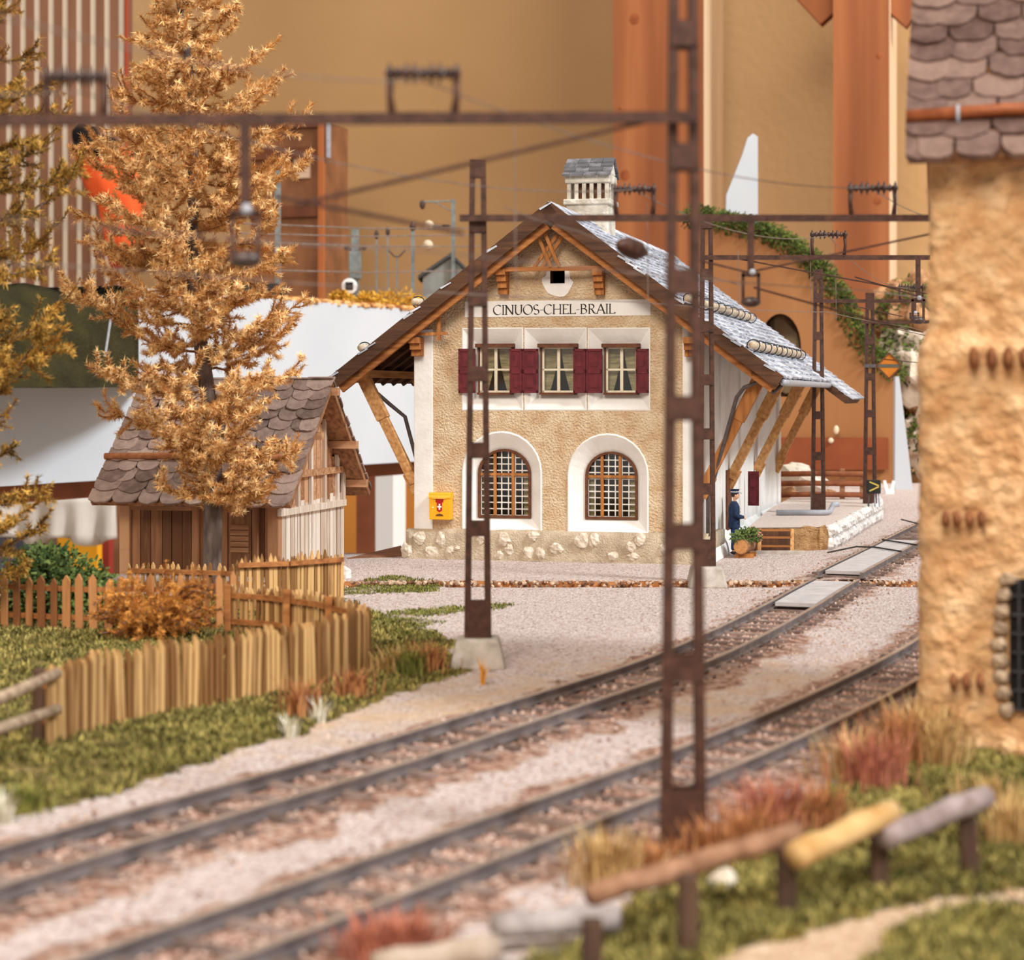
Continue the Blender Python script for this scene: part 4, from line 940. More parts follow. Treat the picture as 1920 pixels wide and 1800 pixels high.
def larch(name, lab, base, H, lean, prof, n, seed, mneed, dens=44, r0=.25, ln=.11, wd=.016, zmin=1.8, shy=False):
    rng = random.Random(seed); t = thing(name, lab, 'tree', base)
    trunk = [Vector((lean[0] * (z / H) + .12 * math.sin(z * .8 + seed), lean[1] * z / H + .08 * math.cos(z * .7), z)) for z in np.linspace(-.05, H, 26)]
    mb = MB(); mb.tube(trunk, [r0 * (1.25 if i == 0 else 1) * (1 - i / 27) ** .8 for i in range(26)], 10); mb.build('trunk', m_bark, t, smooth=True)
    wm, nm = MB(), MB()
    for k in range(n):
        z = zmin + (H - zmin - .3) * (k + rng.random()) / n; f = z / H * 25; i = min(int(f), 24); p0 = trunk[i].lerp(trunk[i + 1], f - i)
        az = k * 2.399963 + rng.uniform(-.5, .5); R = prof(z) * rng.uniform(.6, 1.15)
        out = Vector((math.cos(az), math.sin(az), 0))
        if shy and z < 5.6 and out.y > -.1: R *= max(.34, 1 - .75 * (out.y + .1))
        side = Vector((-out.y, out.x, 0))
        droop = rng.uniform(-.35, .1); curl = rng.uniform(.25, .8); bend = rng.uniform(-.35, .35); pts = []
        for j in range(9):
            s = j / 8; pts.append(p0 + out * R * s + side * bend * R * s * s + Vector((0, 0, R * (droop * s + curl * s ** 2.6 * .75))) + Vector((rng.gauss(0, .03), rng.gauss(0, .03), rng.gauss(0, .04))))
        wm.tube(pts, [.035 * (1 - .8 * j / 8) for j in range(9)], 5)
        fuzz(nm, pts[1:], rng, dens, ln, wd)
        for _ in range(int(8 + R * 7)):
            s = rng.uniform(.15, 1.0); f = s * 8; i = min(int(f), 7); q0 = pts[i].lerp(pts[i + 1], f - i); L = rng.uniform(.25, .75) * (1.05 - .4 * s) * min(1.2, R * .6)
            d = (out * rng.uniform(.1, .9) + side * rng.choice((-1, 1)) * rng.uniform(.3, 1) + Vector((0, 0, rng.uniform(-.5, .55)))).normalized(); cu = rng.uniform(-.1, .7); tw = []
            for j in range(5): u = j / 4; tw.append(q0 + d * L * u + Vector((0, 0, cu * L * u * u)) + Vector((rng.gauss(0, .015),) * 3) * (1 if j else 0))
            fuzz(nm, tw, rng, dens * 1.1, ln, wd)
            wm.tube(tw, [.014, .012, .01, .008, .005], 4)
    wm.build('branches', m_bark if mneed is not m_gold else mat('ochre_twig', (120, 78, 44), (168, 120, 74), scale=4), t)
    nm.build('needles', mneed, t)
    return t
lb = gnd(407, 1112)
def prof1(z):
    if z < 4: return 1.9 + (z - 1.8) * .36
    return max(.6, 2.75 - max(0, z - 9) * .33)
larch('larch_tree', 'golden autumn larch with a grey trunk in front of the shed', lb, 16.5, (-1.05, .3), prof1, 128, 5, m_gold, dens=190, r0=.23, ln=.125, wd=.0145, zmin=1.9, shy=True)
lb2 = Vector((-10.6, 36.5, 0))
larch('larch_tree', 'olive and rust coloured larch cut off by the left edge', lb2, 14.5, (.2, .2), lambda z: max(1.1, 2.0 - abs(z - 6) * .06), 66, 8, m_gold2, dens=150, r0=.22, ln=.115, wd=.015, zmin=1.0)
def twig_bush(name, lab, c, R, n, seed, m, dens=60):
    rng = random.Random(seed); t = thing(name, lab, 'bush', c); nm, wm = MB(), MB()
    for _ in range(n):
        az = rng.uniform(0, 6.28); out = Vector((math.cos(az), math.sin(az), 0)); L = R * rng.uniform(.5, 1.1); up = rng.uniform(.15, 1.1); pts = []
        for j in range(7): s = j / 6; pts.append(out * L * s + Vector((0, 0, .05 + L * up * math.sin(s * 2.2) * .75)) + Vector((rng.gauss(0, .03), rng.gauss(0, .03), rng.gauss(0, .03))))
        wm.tube(pts, .014, 4); fuzz(nm, pts, rng, dens, .1, .016)
        for _ in range(6):
            i = rng.randint(1, 5); q = pts[i]; d = Vector((rng.gauss(0, 1), rng.gauss(0, 1), rng.gauss(.3, .8))).normalized() * rng.uniform(.15, .4); fuzz(nm, [q, q + d * .5, q + d + Vector((0, 0, .05))], rng, dens, .075, .012)
    wm.build('twigs', m_bark, t); nm.build('foliage', m, t)
twig_bush('golden_bush', 'rust gold twiggy bush growing through the brown picket fence', gnd(288, 1200), 1.2, 62, 3, m_rust, 130)
gb = thing('green_bush', 'dark green mossy bush behind the brown picket fence at the left', 'bush', gnd(98, 1165)); mb = MB()
leaf_cloud(mb, (0, 0, .7), (1.15, .8, .75), 2600, .1, 4, .2); leaf_cloud(mb, (-.2, .1, 1.1), (.6, .5, .45), 900, .1, 6, .2); leaf_cloud(mb, (.75, .1, .55), (.6, .5, .5), 800, .1, 7, .2); mb.build('foliage', m_leaf, gb)

# ------------------------------------------------------------------ fences
def picket_fence(lab, path, H, sp, w, m, mrail, seed, rails=(.35, .8), lean=.05, pointed=True, posts=(), railside=1, hv=.06, maxn=99, thick=.05):
    rng = random.Random(seed); P = [Vector((*p, 0)) for p in path]; base = P[0].copy(); t = thing('picket_fence', lab, 'fence', base)
    segL = [(q - p).length for p, q in zip(P[:-1], P[1:])]; T = sum(segL); n = min(int(T / sp), maxn)
    def at(s):
        for p, q, L in zip(P[:-1], P[1:], segL):
            if s <= L: return p.lerp(q, s / L), (q - p).normalized()
            s -= L
        return P[-1], (P[-1] - P[-2]).normalized()
    for i in range(n + 1):
        p, d = at(T * i / max(n, 1)); nn = Vector((d.y, -d.x, 0)); p = p - base; h = H * (1 + rng.uniform(-hv, hv)); ww = w * rng.uniform(.8, 1.15)
        ln = d * rng.gauss(0, lean) * h; mb = MB(); mb.k = rng.random(); th = nn * thick * .5; a = d * ww / 2
        poly = [p - a, p + a, p + a + ln + Vector((0, 0, h * .9)), p + ln + Vector((0, 0, h)) + (a * .0 if pointed else -a * .9), p - a + ln + Vector((0, 0, h * (.9 if pointed else .97)))]
        mb.prism([q - th for q in poly], th * 2); mb.build('picket', m, t)
    for hz in rails:
        for p, q in zip(P[:-1], P[1:]):
            d = (q - p).normalized(); nn = Vector((d.y, -d.x, 0)) * railside * .07; mb = MB(); mb.bar(p - base + nn + Vector((0, 0, H * hz)), q - base + nn + Vector((0, 0, H * hz)), .05, .1); mb.build('fence_rail', mrail, t)
    for s in posts:
        p, d = at(s * T); nn = Vector((d.y, -d.x, 0)) * railside * .12; mb = MB(); q = p - base + nn; mb.bar(q, q + Vector((0, 0, H * 1.02)), .13, .13); mb.build('fence_post', mrail, t, bevel=.015)
    return t
def gp(u, v): g = gnd(u, v); return (g.x, g.y)
m_railw = wood('fence_rail_wood', (134, 80, 40), (188, 124, 70), 'x', rnd=.4)
picket_fence('long leaning fence of pale round stakes along the grassy verge', [gp(92, 1398), gp(190, 1366), gp(330, 1338), gp(470, 1313), gp(600, 1287), gp(692, 1258)], 1.06, .108, .074, m_picket, m_railw, 1, rails=(.3, .75), lean=.03, pointed=False, railside=-1, hv=.06, thick=.06)
picket_fence('brown pointed picket fence across the left of the garden', [gp(-60, 1176), gp(150, 1186), gp(300, 1186), gp(436, 1176)], 1.1, .27, .14, m_picket2, m_railw, 2, rails=(.25, .75), lean=.012, railside=-1)
picket_fence('thin pale picket fence right in front of the shed wall', [gp(243, 1122), gp(420, 1128), gp(440, 1130)], .82, .15, .07, m_picket, m_railw, 3, rails=(.78,), lean=.03, railside=1)
picket_fence('close set pale picket fence at the right end of the garden below the shed gable', [gp(445, 1150), gp(540, 1146), gp(640, 1136)], 1.18, .088, .075, m_picket, m_railw, 4, rails=(.86,), lean=.012, railside=1, hv=.07)
picket_fence('short picket fence with brown posts and rails joining the garden fences', [gp(434, 1190), gp(512, 1196), gp(600, 1210), gp(690, 1238)], .95, .12, .07, m_picket, m_railw, 5, rails=(.28, .8), lean=.02, railside=1, posts=(0, .34, .68), hv=.05)
# two-rail fence at the left edge
c = gnd(72, 1392); lf = thing('rail_fence', 'two rail wooden fence with one dark post at the left edge', 'fence', c)
mb = MB(); mb.bar((0, 0, 0), (.02, 0, .98), .17, .15); mb.build('fence_post', m_post, lf, bevel=.02)
for (v0, v1, u1) in ((1262, 1322, -70), (1330, 1372, -70)):
    a = pt(108, v0, c.y - .15); b = pt(u1, v1 + 18, c.y - 2.4); mb = MB(); mb.tube([a - c, (a - c).lerp(b - c, .5), b - c], [.075, .085, .08], 8); mb.build('fence_rail', m_log, lf, smooth=True)
# log fence in the front right
lf = thing('log_fence', 'weathered log fence of short rails on dark posts in the front right corner', 'fence', gnd(1290, 1790))
fb = Vector(lf.location)
for (u, vt, vb, ln) in ((1110, 1722, 1850, .0), (1290, 1640, 1788, 0), (1474, 1590, 1722, 0), (1648, 1560, 1676, .0), (1822, 1498, 1648, -.06)):
    g = gnd(u, vb); s_ = g.y / F; mb = MB(); mb.k = random.random(); h = (vb - vt) * s_; mb.bar(g - fb + Vector((0, 0, -.05)), g - fb + Vector((ln, 0, h)), .165, .15); mb.build('fence_post', m_post, lf, bevel=.025)
for (u0, v0, y0, u1, v1, y1, r, k) in ((925, 1738, 15.6, 1155, 1720, 15.9, .1, .9), (1105, 1680, 15.9, 1495, 1560, 17.0, .088, .5), (1490, 1606, 16.5, 1672, 1520, 17.5, .105, .95), (1655, 1572, 17.3, 1850, 1492, 18.2, .1, .85), (700, 1812, 15.0, 935, 1775, 15.3, .1, .7)):
    a, b = pt(u0, v0, y0) - fb, pt(u1, v1, y1) - fb; mb = MB(); mb.k = k
    mb.tube([a.lerp(b, i / 6) + Vector((0, 0, .012 * math.sin(i * 2))) for i in range(7)], [r * 1.15 * (1 + .08 * math.sin(i * 1.9 + k * 7)) for i in range(7)], 10)
    mb.build('fence_rail', {.9: mat('silver_log', (136, 124, 120), (172, 160, 157), scale=5), .5: mat('brown_log', (118, 80, 56), (166, 124, 96), scale=5), .95: mat('fresh_log', (176, 132, 76), (212, 176, 122), scale=4), .85: mat('lilac_grey_log', (124, 106, 102), (164, 148, 146), scale=5), .7: mat('pale_grey_log', (156, 136, 118), (182, 164, 148), scale=5)}[k], lf, smooth=True)
# three-rail fence beyond the platform
yf = 69.6; c = pt(1580, 0, yf); c.z = .12 if False else .78
ff = thing('rail_fence', 'brown three rail fence at the back of the loading platform', 'fence', c)
for u, vt in ((1452, 884), (1580, 879), (1618, 884)):
    mb = MB(); x = (u - CX) / F * yf - c.x; mb.bar((x, .08, 0), (x, .08, CH - (vt - HZ) / F * yf - c.z), .17, .14); mb.build('fence_post', m_beam, ff)
for v in (889, 907, 928):
    mb = MB(); z = CH - (v - HZ) / F * yf - c.z; mb.tube([((1440 - CX) / F * yf - c.x, 0, z), ((1530 - CX) / F * yf - c.x, 0, z + .02), ((1626 - CX) / F * yf - c.x, 0, z)], .1, 8); mb.build('fence_rail', mat('red_brown_rail', (120, 66, 38), (164, 98, 62), scale=4), ff, smooth=True)

# ------------------------------------------------------------------ ground
def in_poly(x, y, poly):
    r = np.zeros(x.shape, bool); n = len(poly); j = n - 1
    for i in range(n):
        xi, yi = poly[i]; xj, yj = poly[j]
        c = ((yi > y) != (yj > y)) & (x < (xj - xi) * (y - yi) / (yj - yi + 1e-12) + xi); r ^= c; j = i
    return r
def gpoly(*p): return [gp(u, v) for u, v in p]
Z_garden = gpoly((-900, 1130), (120, 1120), (420, 1122), (640, 1120), (700, 1150), (860, 1200), (868, 1262), (760, 1300), (600, 1362), (420, 1420), (180, 1500), (-200, 1590), (-900, 1760))
Z_front = gpoly((1010, 1815), (1240, 1670), (1420, 1580), (1560, 1480), (1650, 1395), (1740, 1330), (2100, 1330), (2100, 1660), (1760, 1690), (1560, 1740), (1420, 1770), (1250, 1860), (950, 1900))
Z_front2 = gpoly((1600, 1850), (1680, 1750), (1760, 1722), (1930, 1700), (2100, 1690), (2100, 1790), (1850, 1850))
Z_bits = [gpoly((640, 1106), (720, 1092), (830, 1098), (832, 1110), (740, 1114), (650, 1116)), gpoly((690, 1160), (760, 1146), (880, 1138), (980, 1132), (960, 1142), (800, 1158), (840, 1196), (720, 1200))]
def dist_line(x, y, line):
    d = np.full(x.shape, 1e9)
    for p, q in zip(line[:-1:2], line[2::2]):
        vx, vy = q.x - p.x, q.y - p.y; L = vx * vx + vy * vy
        t = np.clip(((x - p.x) * vx + (y - p.y) * vy) / L, 0, 1); d = np.minimum(d, np.hypot(x - p.x - t * vx, y - p.y - t * vy))
    return d
def rough(x, y, s, seed):
    r = np.random.RandomState(seed); v = np.zeros(x.shape)
    for k in range(7):
        a, ph, f = r.uniform(0, 6.28), r.uniform(0, 6.28), s * (1.0 + .7 * k); v += np.sin((x * math.cos(a) + y * math.sin(a)) * f + ph) / (1 + .5 * k)
    return v / 2.6
def ground_mat():
    m = bpy.data.materials.new('gravel_ground'); m.use_nodes = True; N, L = m.node_tree.nodes, m.node_tree.links; bs = N['Principled BSDF']; bs.inputs['Roughness'].default_value = .95; bs.inputs['Specular IOR Level'].default_value = .15
    tc = N.new('ShaderNodeTexCoord')
    def nz(s, d=4):
        n = N.new('ShaderNodeTexNoise'); n.inputs['Scale'].default_value = s; n.inputs['Detail'].default_value = d; L.new(tc.outputs['Object'], n.inputs['Vector']); return n.outputs['Fac']
    def ramp(f, *st):
        r = N.new('ShaderNodeValToRGB'); e = r.color_ramp.elements; e[0].position, e[0].color = st[0][0], lin(st[0][1]); e[1].position, e[1].color = st[-1][0], lin(st[-1][1])
        for p, c in st[1:-1]: q = e.new(p); q.color = lin(c)
        L.new(f, r.inputs[0]); return r.outputs[0]
    vo = N.new('ShaderNodeTexVoronoi'); vo.inputs['Scale'].default_value = 24; L.new(tc.outputs['Object'], vo.inputs['Vector'])
    sep = N.new('ShaderNodeSeparateColor'); L.new(vo.outputs['Color'], sep.inputs[0])
    grav = ramp(sep.outputs[0], (0, (140, 112, 102)), (.2, (196, 174, 164)), (.6, (212, 194, 187)), (1, (228, 217, 213)))
    vo2 = N.new('ShaderNodeTexVoronoi'); vo2.inputs['Scale'].default_value = 12; L.new(tc.outputs['Object'], vo2.inputs['Vector'])
    sep2 = N.new('ShaderNodeSeparateColor'); L.new(vo2.outputs['Color'], sep2.inputs[0])
    ball = ramp(sep2.outputs[0], (0, (110, 80, 68)), (.35, (160, 118, 98)), (.7, (186, 150, 132)), (1, (206, 180, 166)))
    sand = ramp(nz(6), (.3, (196, 160, 128)), (.7, (224, 196, 168)))
    turf = ramp(nz(3, 6), (.3, (84, 76, 40)), (.5, (122, 108, 60)), (.7, (160, 138, 94)))
    def mix(a, b, f):
        x = N.new('ShaderNodeMix'); x.data_type = 'RGBA'; L.new(f, x.inputs['Factor']); L.new(a, x.inputs['A']); L.new(b, x.inputs['B']); return x.outputs['Result']
    def at(n):
        a = N.new('ShaderNodeAttribute'); a.attribute_name = n; return a.outputs['Fac']
    def soft(f, s):
        a = N.new('ShaderNodeMath'); a.operation = 'MULTIPLY_ADD'; a.inputs[1].default_value = .7; L.new(nz(s), a.inputs[0]); b = N.new('ShaderNodeMath'); b.operation = 'ADD'; L.new(f, b.inputs[1])
        a.inputs[2].default_value = -.35; L.new(a.outputs[0], b.inputs[0]); r = N.new('ShaderNodeMapRange'); r.inputs['From Min'].default_value = .35; r.inputs['From Max'].default_value = .65; L.new(b.outputs[0], r.inputs['Value']); return r.outputs['Result']
    c = mix(grav, sand, soft(at('sand'), 1.5)); c = mix(c, ball, soft(at('ballast'), 2.5)); c = mix(c, turf, soft(at('turf'), 2.0)); L.new(c, bs.inputs['Base Color'])
    bp = N.new('ShaderNodeBump'); bp.inputs['Strength'].default_value = .8; bp.inputs['Distance'].default_value = .05
    ad = N.new('ShaderNodeMath'); ad.operation = 'ADD'; L.new(vo.outputs['Distance'], ad.inputs[0]); L.new(nz(20, 3), ad.inputs[1]); L.new(ad.outputs[0], bp.inputs['Height']); L.new(bp.outputs[0], bs.inputs['Normal'])
    return m
m_ground = ground_mat()
def fields(X, Y):
    d1, d2 = dist_line(X, Y, tracks[0][0]), dist_line(X, Y, tracks[1][0]); d = np.minimum(d1, d2); nzv = rough(X, Y, 2.2, 3)
    bal = np.clip((1.45 - d + .3 * nzv) / .5, 0, 1) * np.where((d1 < d2) & (Y > 36), .55, 1.0)
    gar = in_poly(X + .3 * nzv, Y + .5 * nzv, Z_garden) | in_poly(X + .2 * nzv, Y + .2 * nzv, Z_front) | in_poly(X + .2 * nzv, Y + .15 * nzv, Z_front2)
    turf = gar * .8
    for z in Z_bits: turf = np.maximum(turf, in_poly(X + .3 * nzv, Y + .4 * nzv, z) * .5)
    sand = np.clip(1.0 - np.abs(Y - 27 - .5 * (X + 2)) / 6, 0, 1) * .45 + .12 + .2 * rough(X, Y, .5, 8); sand = np.where(Y > 38, .05, sand); sand = np.where((Y < 20) & (X > 1.5), .75, sand)
    return d, bal * (1 - (turf > .4)), turf, np.clip(sand, 0, 1)
def ground(name, lab, x0, x1, ys, z, nx, keep=None):
    xs = np.linspace(x0, x1, nx); X, Y = np.meshgrid(xs, ys); d, bal, turf, sand = fields(X, Y)
    Z = z + np.clip((1.5 - d) / .6, 0, 1) * .035 + .012 * rough(X, Y, 3.1, 2) + (turf > .4) * .03
    v = np.stack([X, Y, Z], -1).reshape(-1, 3); ny = len(ys)
    f = [(j * nx + i, j * nx + i + 1, (j + 1) * nx + i + 1, (j + 1) * nx + i) for j in range(ny - 1) for i in range(nx - 1) if keep is None or keep(xs[i], ys[j])]
    me = bpy.data.meshes.new(name); me.from_pydata(v.tolist(), [], f); me.update(); me.polygons.foreach_set('use_smooth', [True] * len(f))
    for n, a in (('ballast', bal), ('turf', turf), ('sand', sand)): at = me.attributes.new(n, 'FLOAT', 'POINT'); at.data.foreach_set('value', a.reshape(-1).astype(np.float32))
    me.materials.append(m_ground); o = bpy.data.objects.new(name, me); COL.objects.link(o); tag(o, lab, 'ground', kind='structure'); return o
ground('ground', 'pinkish gravel ground with grass verges in the front part of the layout', -16, 16, np.concatenate([np.arange(9.5, 30, .16), np.arange(30, JY - .15, .22), [JY - .16]]), 0, 200)
def keep_rear(x, y): return x > -4.6 + (y - 50) * .24 or (x > -10.2 + (y - 46) * .22 and y < 53.5 + (x + 4) * -.25)
ground('ground_rear', 'pale gravel ground around the station and beyond', -16, 30, np.concatenate([[JY + .12], np.arange(JY + .3, 62, .25), np.arange(62, 97, .8)]), ZB, 200, keep_rear)
m_edge = wood('plywood_edge', (150, 92, 50), (206, 140, 84), 'x', rnd=.5)
mb = MB(); mb.box(-10.2, 30, JY + .08, JY + .16, -.5, ZB - .012); mb.box(-16, 16, JY - .2, JY - .12, -.5, -.03); mb.box(-10.2, 30, JY - .12, JY + .08, -.5, -.14)
tag(mb.build('baseboard_edge', m_edge), 'orange plywood edge showing in the joint across the gravel', 'board edge', kind='structure')
mb = MB(); rng = random.Random(12)
for _ in range(900):
    mb.k = rng.random(); x = rng.uniform(-6, 16); mb.ball((x, JY + rng.choice((-.14, .06, .02)) + rng.gauss(0, .06), rng.choice((-.01, .08, .1)) + rng.uniform(0, .03)), rng.uniform(.02, .06), 5, 4, .5, rng.random() * 9)
m_crumb = mat('broken_gravel', (120, 84, 62), (220, 190, 164), rnd=1.1, scale=3, rough=.95, lo=.1, hi=.9)
tag(mb.build('joint_rubble', m_crumb), 'crumbs of gravel along the joint in the base board', 'gravel', kind='stuff')
# ballast stones
mb = MB(); rng = random.Random(13)
for ctr, L in tracks:
    for _ in range(9000):
        f = (rng.random() ** 1.25) * 158; i = int(f); p = ctr[i].lerp(ctr[i + 1], f - i); d = (ctr[i + 1] - ctr[i]).normalized(); nn = Vector((d.y, -d.x, 0)); o = rng.gauss(0, .58)
        if p.y > 58 or (abs(o) < .43 and 39.9 < p.y < 56.5 and ctr is tracks[0][0]) or abs(p.y - JY) < .3: continue
        if min(abs(o - .52), abs(o + .52)) < .06: continue
        q = p + nn * o; r = rng.uniform(.02, .045); mb.k = rng.random(); h = gz(q.y) + (.055 if abs(o) < .9 else .03); a = rng.uniform(0, 3)
        c, s = math.cos(a) * r, math.sin(a) * r
        mb.add([(q.x + c, q.y + s, h), (q.x - s * .8, q.y + c * .8, h), (q.x - c, q.y - s, h), (q.x + s * .8, q.y - c * .8, h), (q.x + c * .2, q.y, h + r * .9), (q.x, q.y, h - r)], [(0, 1, 4), (1, 2, 4), (2, 3, 4), (3, 0, 4)])
tag(mb.build('track_ballast', mat('rust_ballast', (124, 92, 78), (212, 184, 170), rnd=1.1, scale=1.5, rough=.95, lo=.05, hi=.95, c3=(176, 138, 120))), 'loose rusty and pinkish ballast stones between and beside the rails', 'ballast', kind='stuff')
# grass
m_grass = mat('short_grass', (66, 62, 28), (188, 170, 98), rnd=.9, scale=1.1, rough=.9, lo=.1, hi=.95, c3=(122, 114, 56))
def turf(name, lab, polys, n, hgt, seed, m, exclude=None):
    rng = random.Random(seed); mb = MB(); xs = [p[0] for q in polys for p in q]; ys = [p[1] for q in polys for p in q]; bx = (max(min(xs), -14), min(max(xs), 14), max(min(ys), 11), max(ys)); cnt = 0; tries = 0
    R = np.random.RandomState(seed)
    while cnt < n and tries < 40:
        tries += 1; X = R.uniform(bx[0], bx[1], 8000); Y = R.uniform(bx[2], bx[3], 8000); nv = rough(X, Y, 2.2, 3); ok = np.zeros(8000, bool)
        for q in polys: ok |= in_poly(X + .35 * nv, Y + .4 * nv, q)
        pk = rough(X, Y, 1.6, 21) * .5 + .62; ok &= (R.rand(8000) < pk) & (np.abs(X) < Y * .33 + .4)
        dd = np.minimum(dist_line(X, Y, tracks[0][0]), dist_line(X, Y, tracks[1][0])); ok &= dd > 1.35
        for x, y in zip(X[ok], Y[ok]):
            if cnt >= n: break
            cnt += 1; mb.k = rng.random(); z = gz(y)
            for _ in range(4):
                a = rng.uniform(0, 6.28); h = hgt * rng.uniform(.4, 1.3); t = Vector((math.cos(a), math.sin(a), 0)); s = Vector((-t.y, t.x, 0)) * .0115 * (1 + hgt * 3); c = Vector((x + rng.gauss(0, .035), y + rng.gauss(0, .035), z + .01)); tip = c + t * h * rng.uniform(.3, 1.1) + Vector((0, 0, h)); md = c + t * h * .25 + Vector((0, 0, h * .6))
                mb.add([c - s, c + s, md + s * .8, tip, md - s * .8], [(0, 1, 2, 4), (4, 2, 3)])
    return tag(mb.build(name, m), lab, 'grass', kind='stuff')
turf('verge_grass', 'short mossy grass in the garden and on the verge by the picket fences', [Z_garden], 24000, .1, 1, m_grass)
turf('foreground_grass', 'short green grass around the log fence at the lower right', [Z_front, Z_front2], 14000, .11, 2, m_grass)
turf('gravel_grass', 'thin patches of grass on the gravel left of the station', Z_bits, 1500, .07, 3, m_olive)
def tuft(lab, u, v, h, n, spread, m, seed):
    c = gnd(u, v); rng = random.Random(seed); mb = MB()
    for _ in range(n):
        a = rng.uniform(0, 6.28); r = abs(rng.gauss(0, spread)); b = Vector((math.cos(a) * r, math.sin(a) * r, 0)); H = h * rng.uniform(.5, 1.15); o = Vector((math.cos(a + rng.gauss(0, .6)), math.sin(a + rng.gauss(0, .6)), 0)) * H * rng.uniform(.1, .6); s = Vector((-o.y, o.x, 0)).normalized() * .013; mb.k = rng.random()
        m1 = b + o * .3 + Vector((0, 0, H * .6)); tp = b + o + Vector((0, 0, H)); mb.add([b - s, b + s, m1 + s * .9, tp, m1 - s * .9], [(0, 1, 2, 4), (4, 2, 3)])
    return tag(mb.build('grass_tuft', m, loc=c), lab, 'grass tuft', 'dry grass tufts')
m_straw = mat('straw_blades', (150, 110, 60), (226, 190, 130), rnd=1, scale=3, lo=.1, hi=.9)
m_russet = mat('russet_blades', (140, 82, 48), (206, 144, 92), rnd=1, scale=3, lo=.1, hi=.9)
m_redb = mat('reddish_blades', (146, 80, 62), (204, 130, 102), rnd=1, scale=3, lo=.1, hi=.9)
m_bleach = mat('bleached_blades', (206, 196, 170), (236, 230, 214), rnd=1, scale=3)
m_amber = mat('amber_blade', (206, 136, 36), (226, 160, 60), rnd=1, scale=3)
for row in (('russet grass tuft against the front of the concrete mast foot', 800, 1262, .5, 230, .2, m_russet, 1), ('straw tuft at the right end of the stake fence', 742, 1262, .45, 200, .22, m_straw, 2), ('olive and russet tuft left of the concrete mast foot', 770, 1270, .5, 150, .14, m_olive, 3),
            ('rust tuft on the verge below the right end of the stake fence', 660, 1310, .45, 170, .2, m_russet, 4), ('tall russet tuft on the verge edge under the stake fence', 562, 1345, .55, 150, .16, m_russet, 5), ('pale bleached blades at the foot of the russet verge tuft', 540, 1385, .3, 46, .06, m_bleach, 6), ('bleached blades right of the russet verge tuft', 598, 1358, .36, 40, .07, m_bleach, 7), ('single amber blades on the gravel before the mast foot', 905, 1284, .42, 12, .03, m_amber, 8),
            ('straw tuft at the left foot of the tower house', 1720, 1420, .75, 220, .25, m_straw, 9), ('dark straw tuft at the tower corner', 1765, 1440, .7, 200, .22, m_straw, 10), ('red grass tuft below the tower', 1640, 1480, .65, 220, .25, m_redb, 11), ('tall straw tuft between the track and the tower', 1590, 1460, .6, 200, .22, m_straw, 12), ('red tuft beside the right track near the log fence', 1450, 1560, .55, 240, .22, m_redb, 13), ('rust tuft behind the middle log rail', 1400, 1600, .5, 220, .22, m_russet, 14),
            ('golden tuft at the foot of the nearest mast', 1140, 1660, .5, 260, .2, m_straw, 15), ('rust tuft left of the nearest mast foot', 1230, 1640, .3, 200, .22, m_russet, 16), ('red tuft by the right track at the bottom of the picture', 760, 1795, .36, 260, .24, m_redb, 17), ('small red tuft at the end of the track bed bottom', 690, 1800, .3, 180, .18, m_redb, 18), ('straw tuft behind the fresh pale log rail', 1540, 1560, .5, 200, .22, m_russet, 19), ('dry straw tuft at the right edge below the tower', 1895, 1590, .55, 180, .2, m_straw, 20), ('straw tuft behind the last fence post', 1850, 1520, .4, 150, .25, m_straw, 21), ('bleached blades at the left edge of the verge', 4, 1545, .42, 40, .06, m_bleach, 22), ('dark tuft at the left edge of the verge', 40, 1520, .3, 160, .2, m_olive, 23), ('tall straw tuft on the right under the tower wall', 1680, 1440, .75, 200, .22, m_russet, 24), ('reddish tuft right of the mast behind the log rails', 1340, 1620, .42, 200, .2, m_russet, 25)): tuft(*row)
c = gnd(1355, 1668); mb = MB(); mb.ball((0, 0, .07), (.15, .14, .12), 9, 7, .4, 4); tag(mb.build('pale_rock', m_stone, loc=c), 'pale rock on the bank behind the brown log rail', 'rock')

# ------------------------------------------------------------------ the hall behind the layout
RO = Vector((0, 182, 0)); RM = Frame(RO); rl_ = RM.at
m_wall = mat('tan_wall_cloth', (186, 148, 104), (200, 162, 116), scale=.05, rough=.95, bump=.25, bscale=1.2, bdist=.2, detail=3)
def room(mb, name, m, lab, cat, kind='structure'): 
    o = mb.build(name, m); o.location = RO; o.rotation_euler = (0, 0, -YAW); return tag(o, lab, cat, kind=kind)
mb = MB(); mb.box(-130, 130, 0, 2, -45, 95); room(mb, 'wall_back', m_wall, 'plain tan wall at the back of the hall', 'wall')
mb = MB(); mb.box(-130, 130, -170, 0, -46, -45); room(mb, 'floor', mat('hall_floor', (150, 120, 92), (172, 142, 112), scale=.1, rough=.6), 'brown floor of the hall', 'floor')
m_fir = mat('fir_beam', (124, 68, 36), (176, 112, 68), scale=.35, stretch=(1, 1, .06), bump=.15, bscale=1.5, bdist=.1, rough=.7, detail=6, c3=(150, 88, 50))
m_firside = mat('lit_fir_side', (214, 184, 146), (238, 214, 182), scale=.35, stretch=(1, 1, .08), rough=.7)  # post side lit from the right, its brightness put into the colour
m_knot = mat('fir_knot', (128, 66, 34), (156, 86, 48), scale=1)
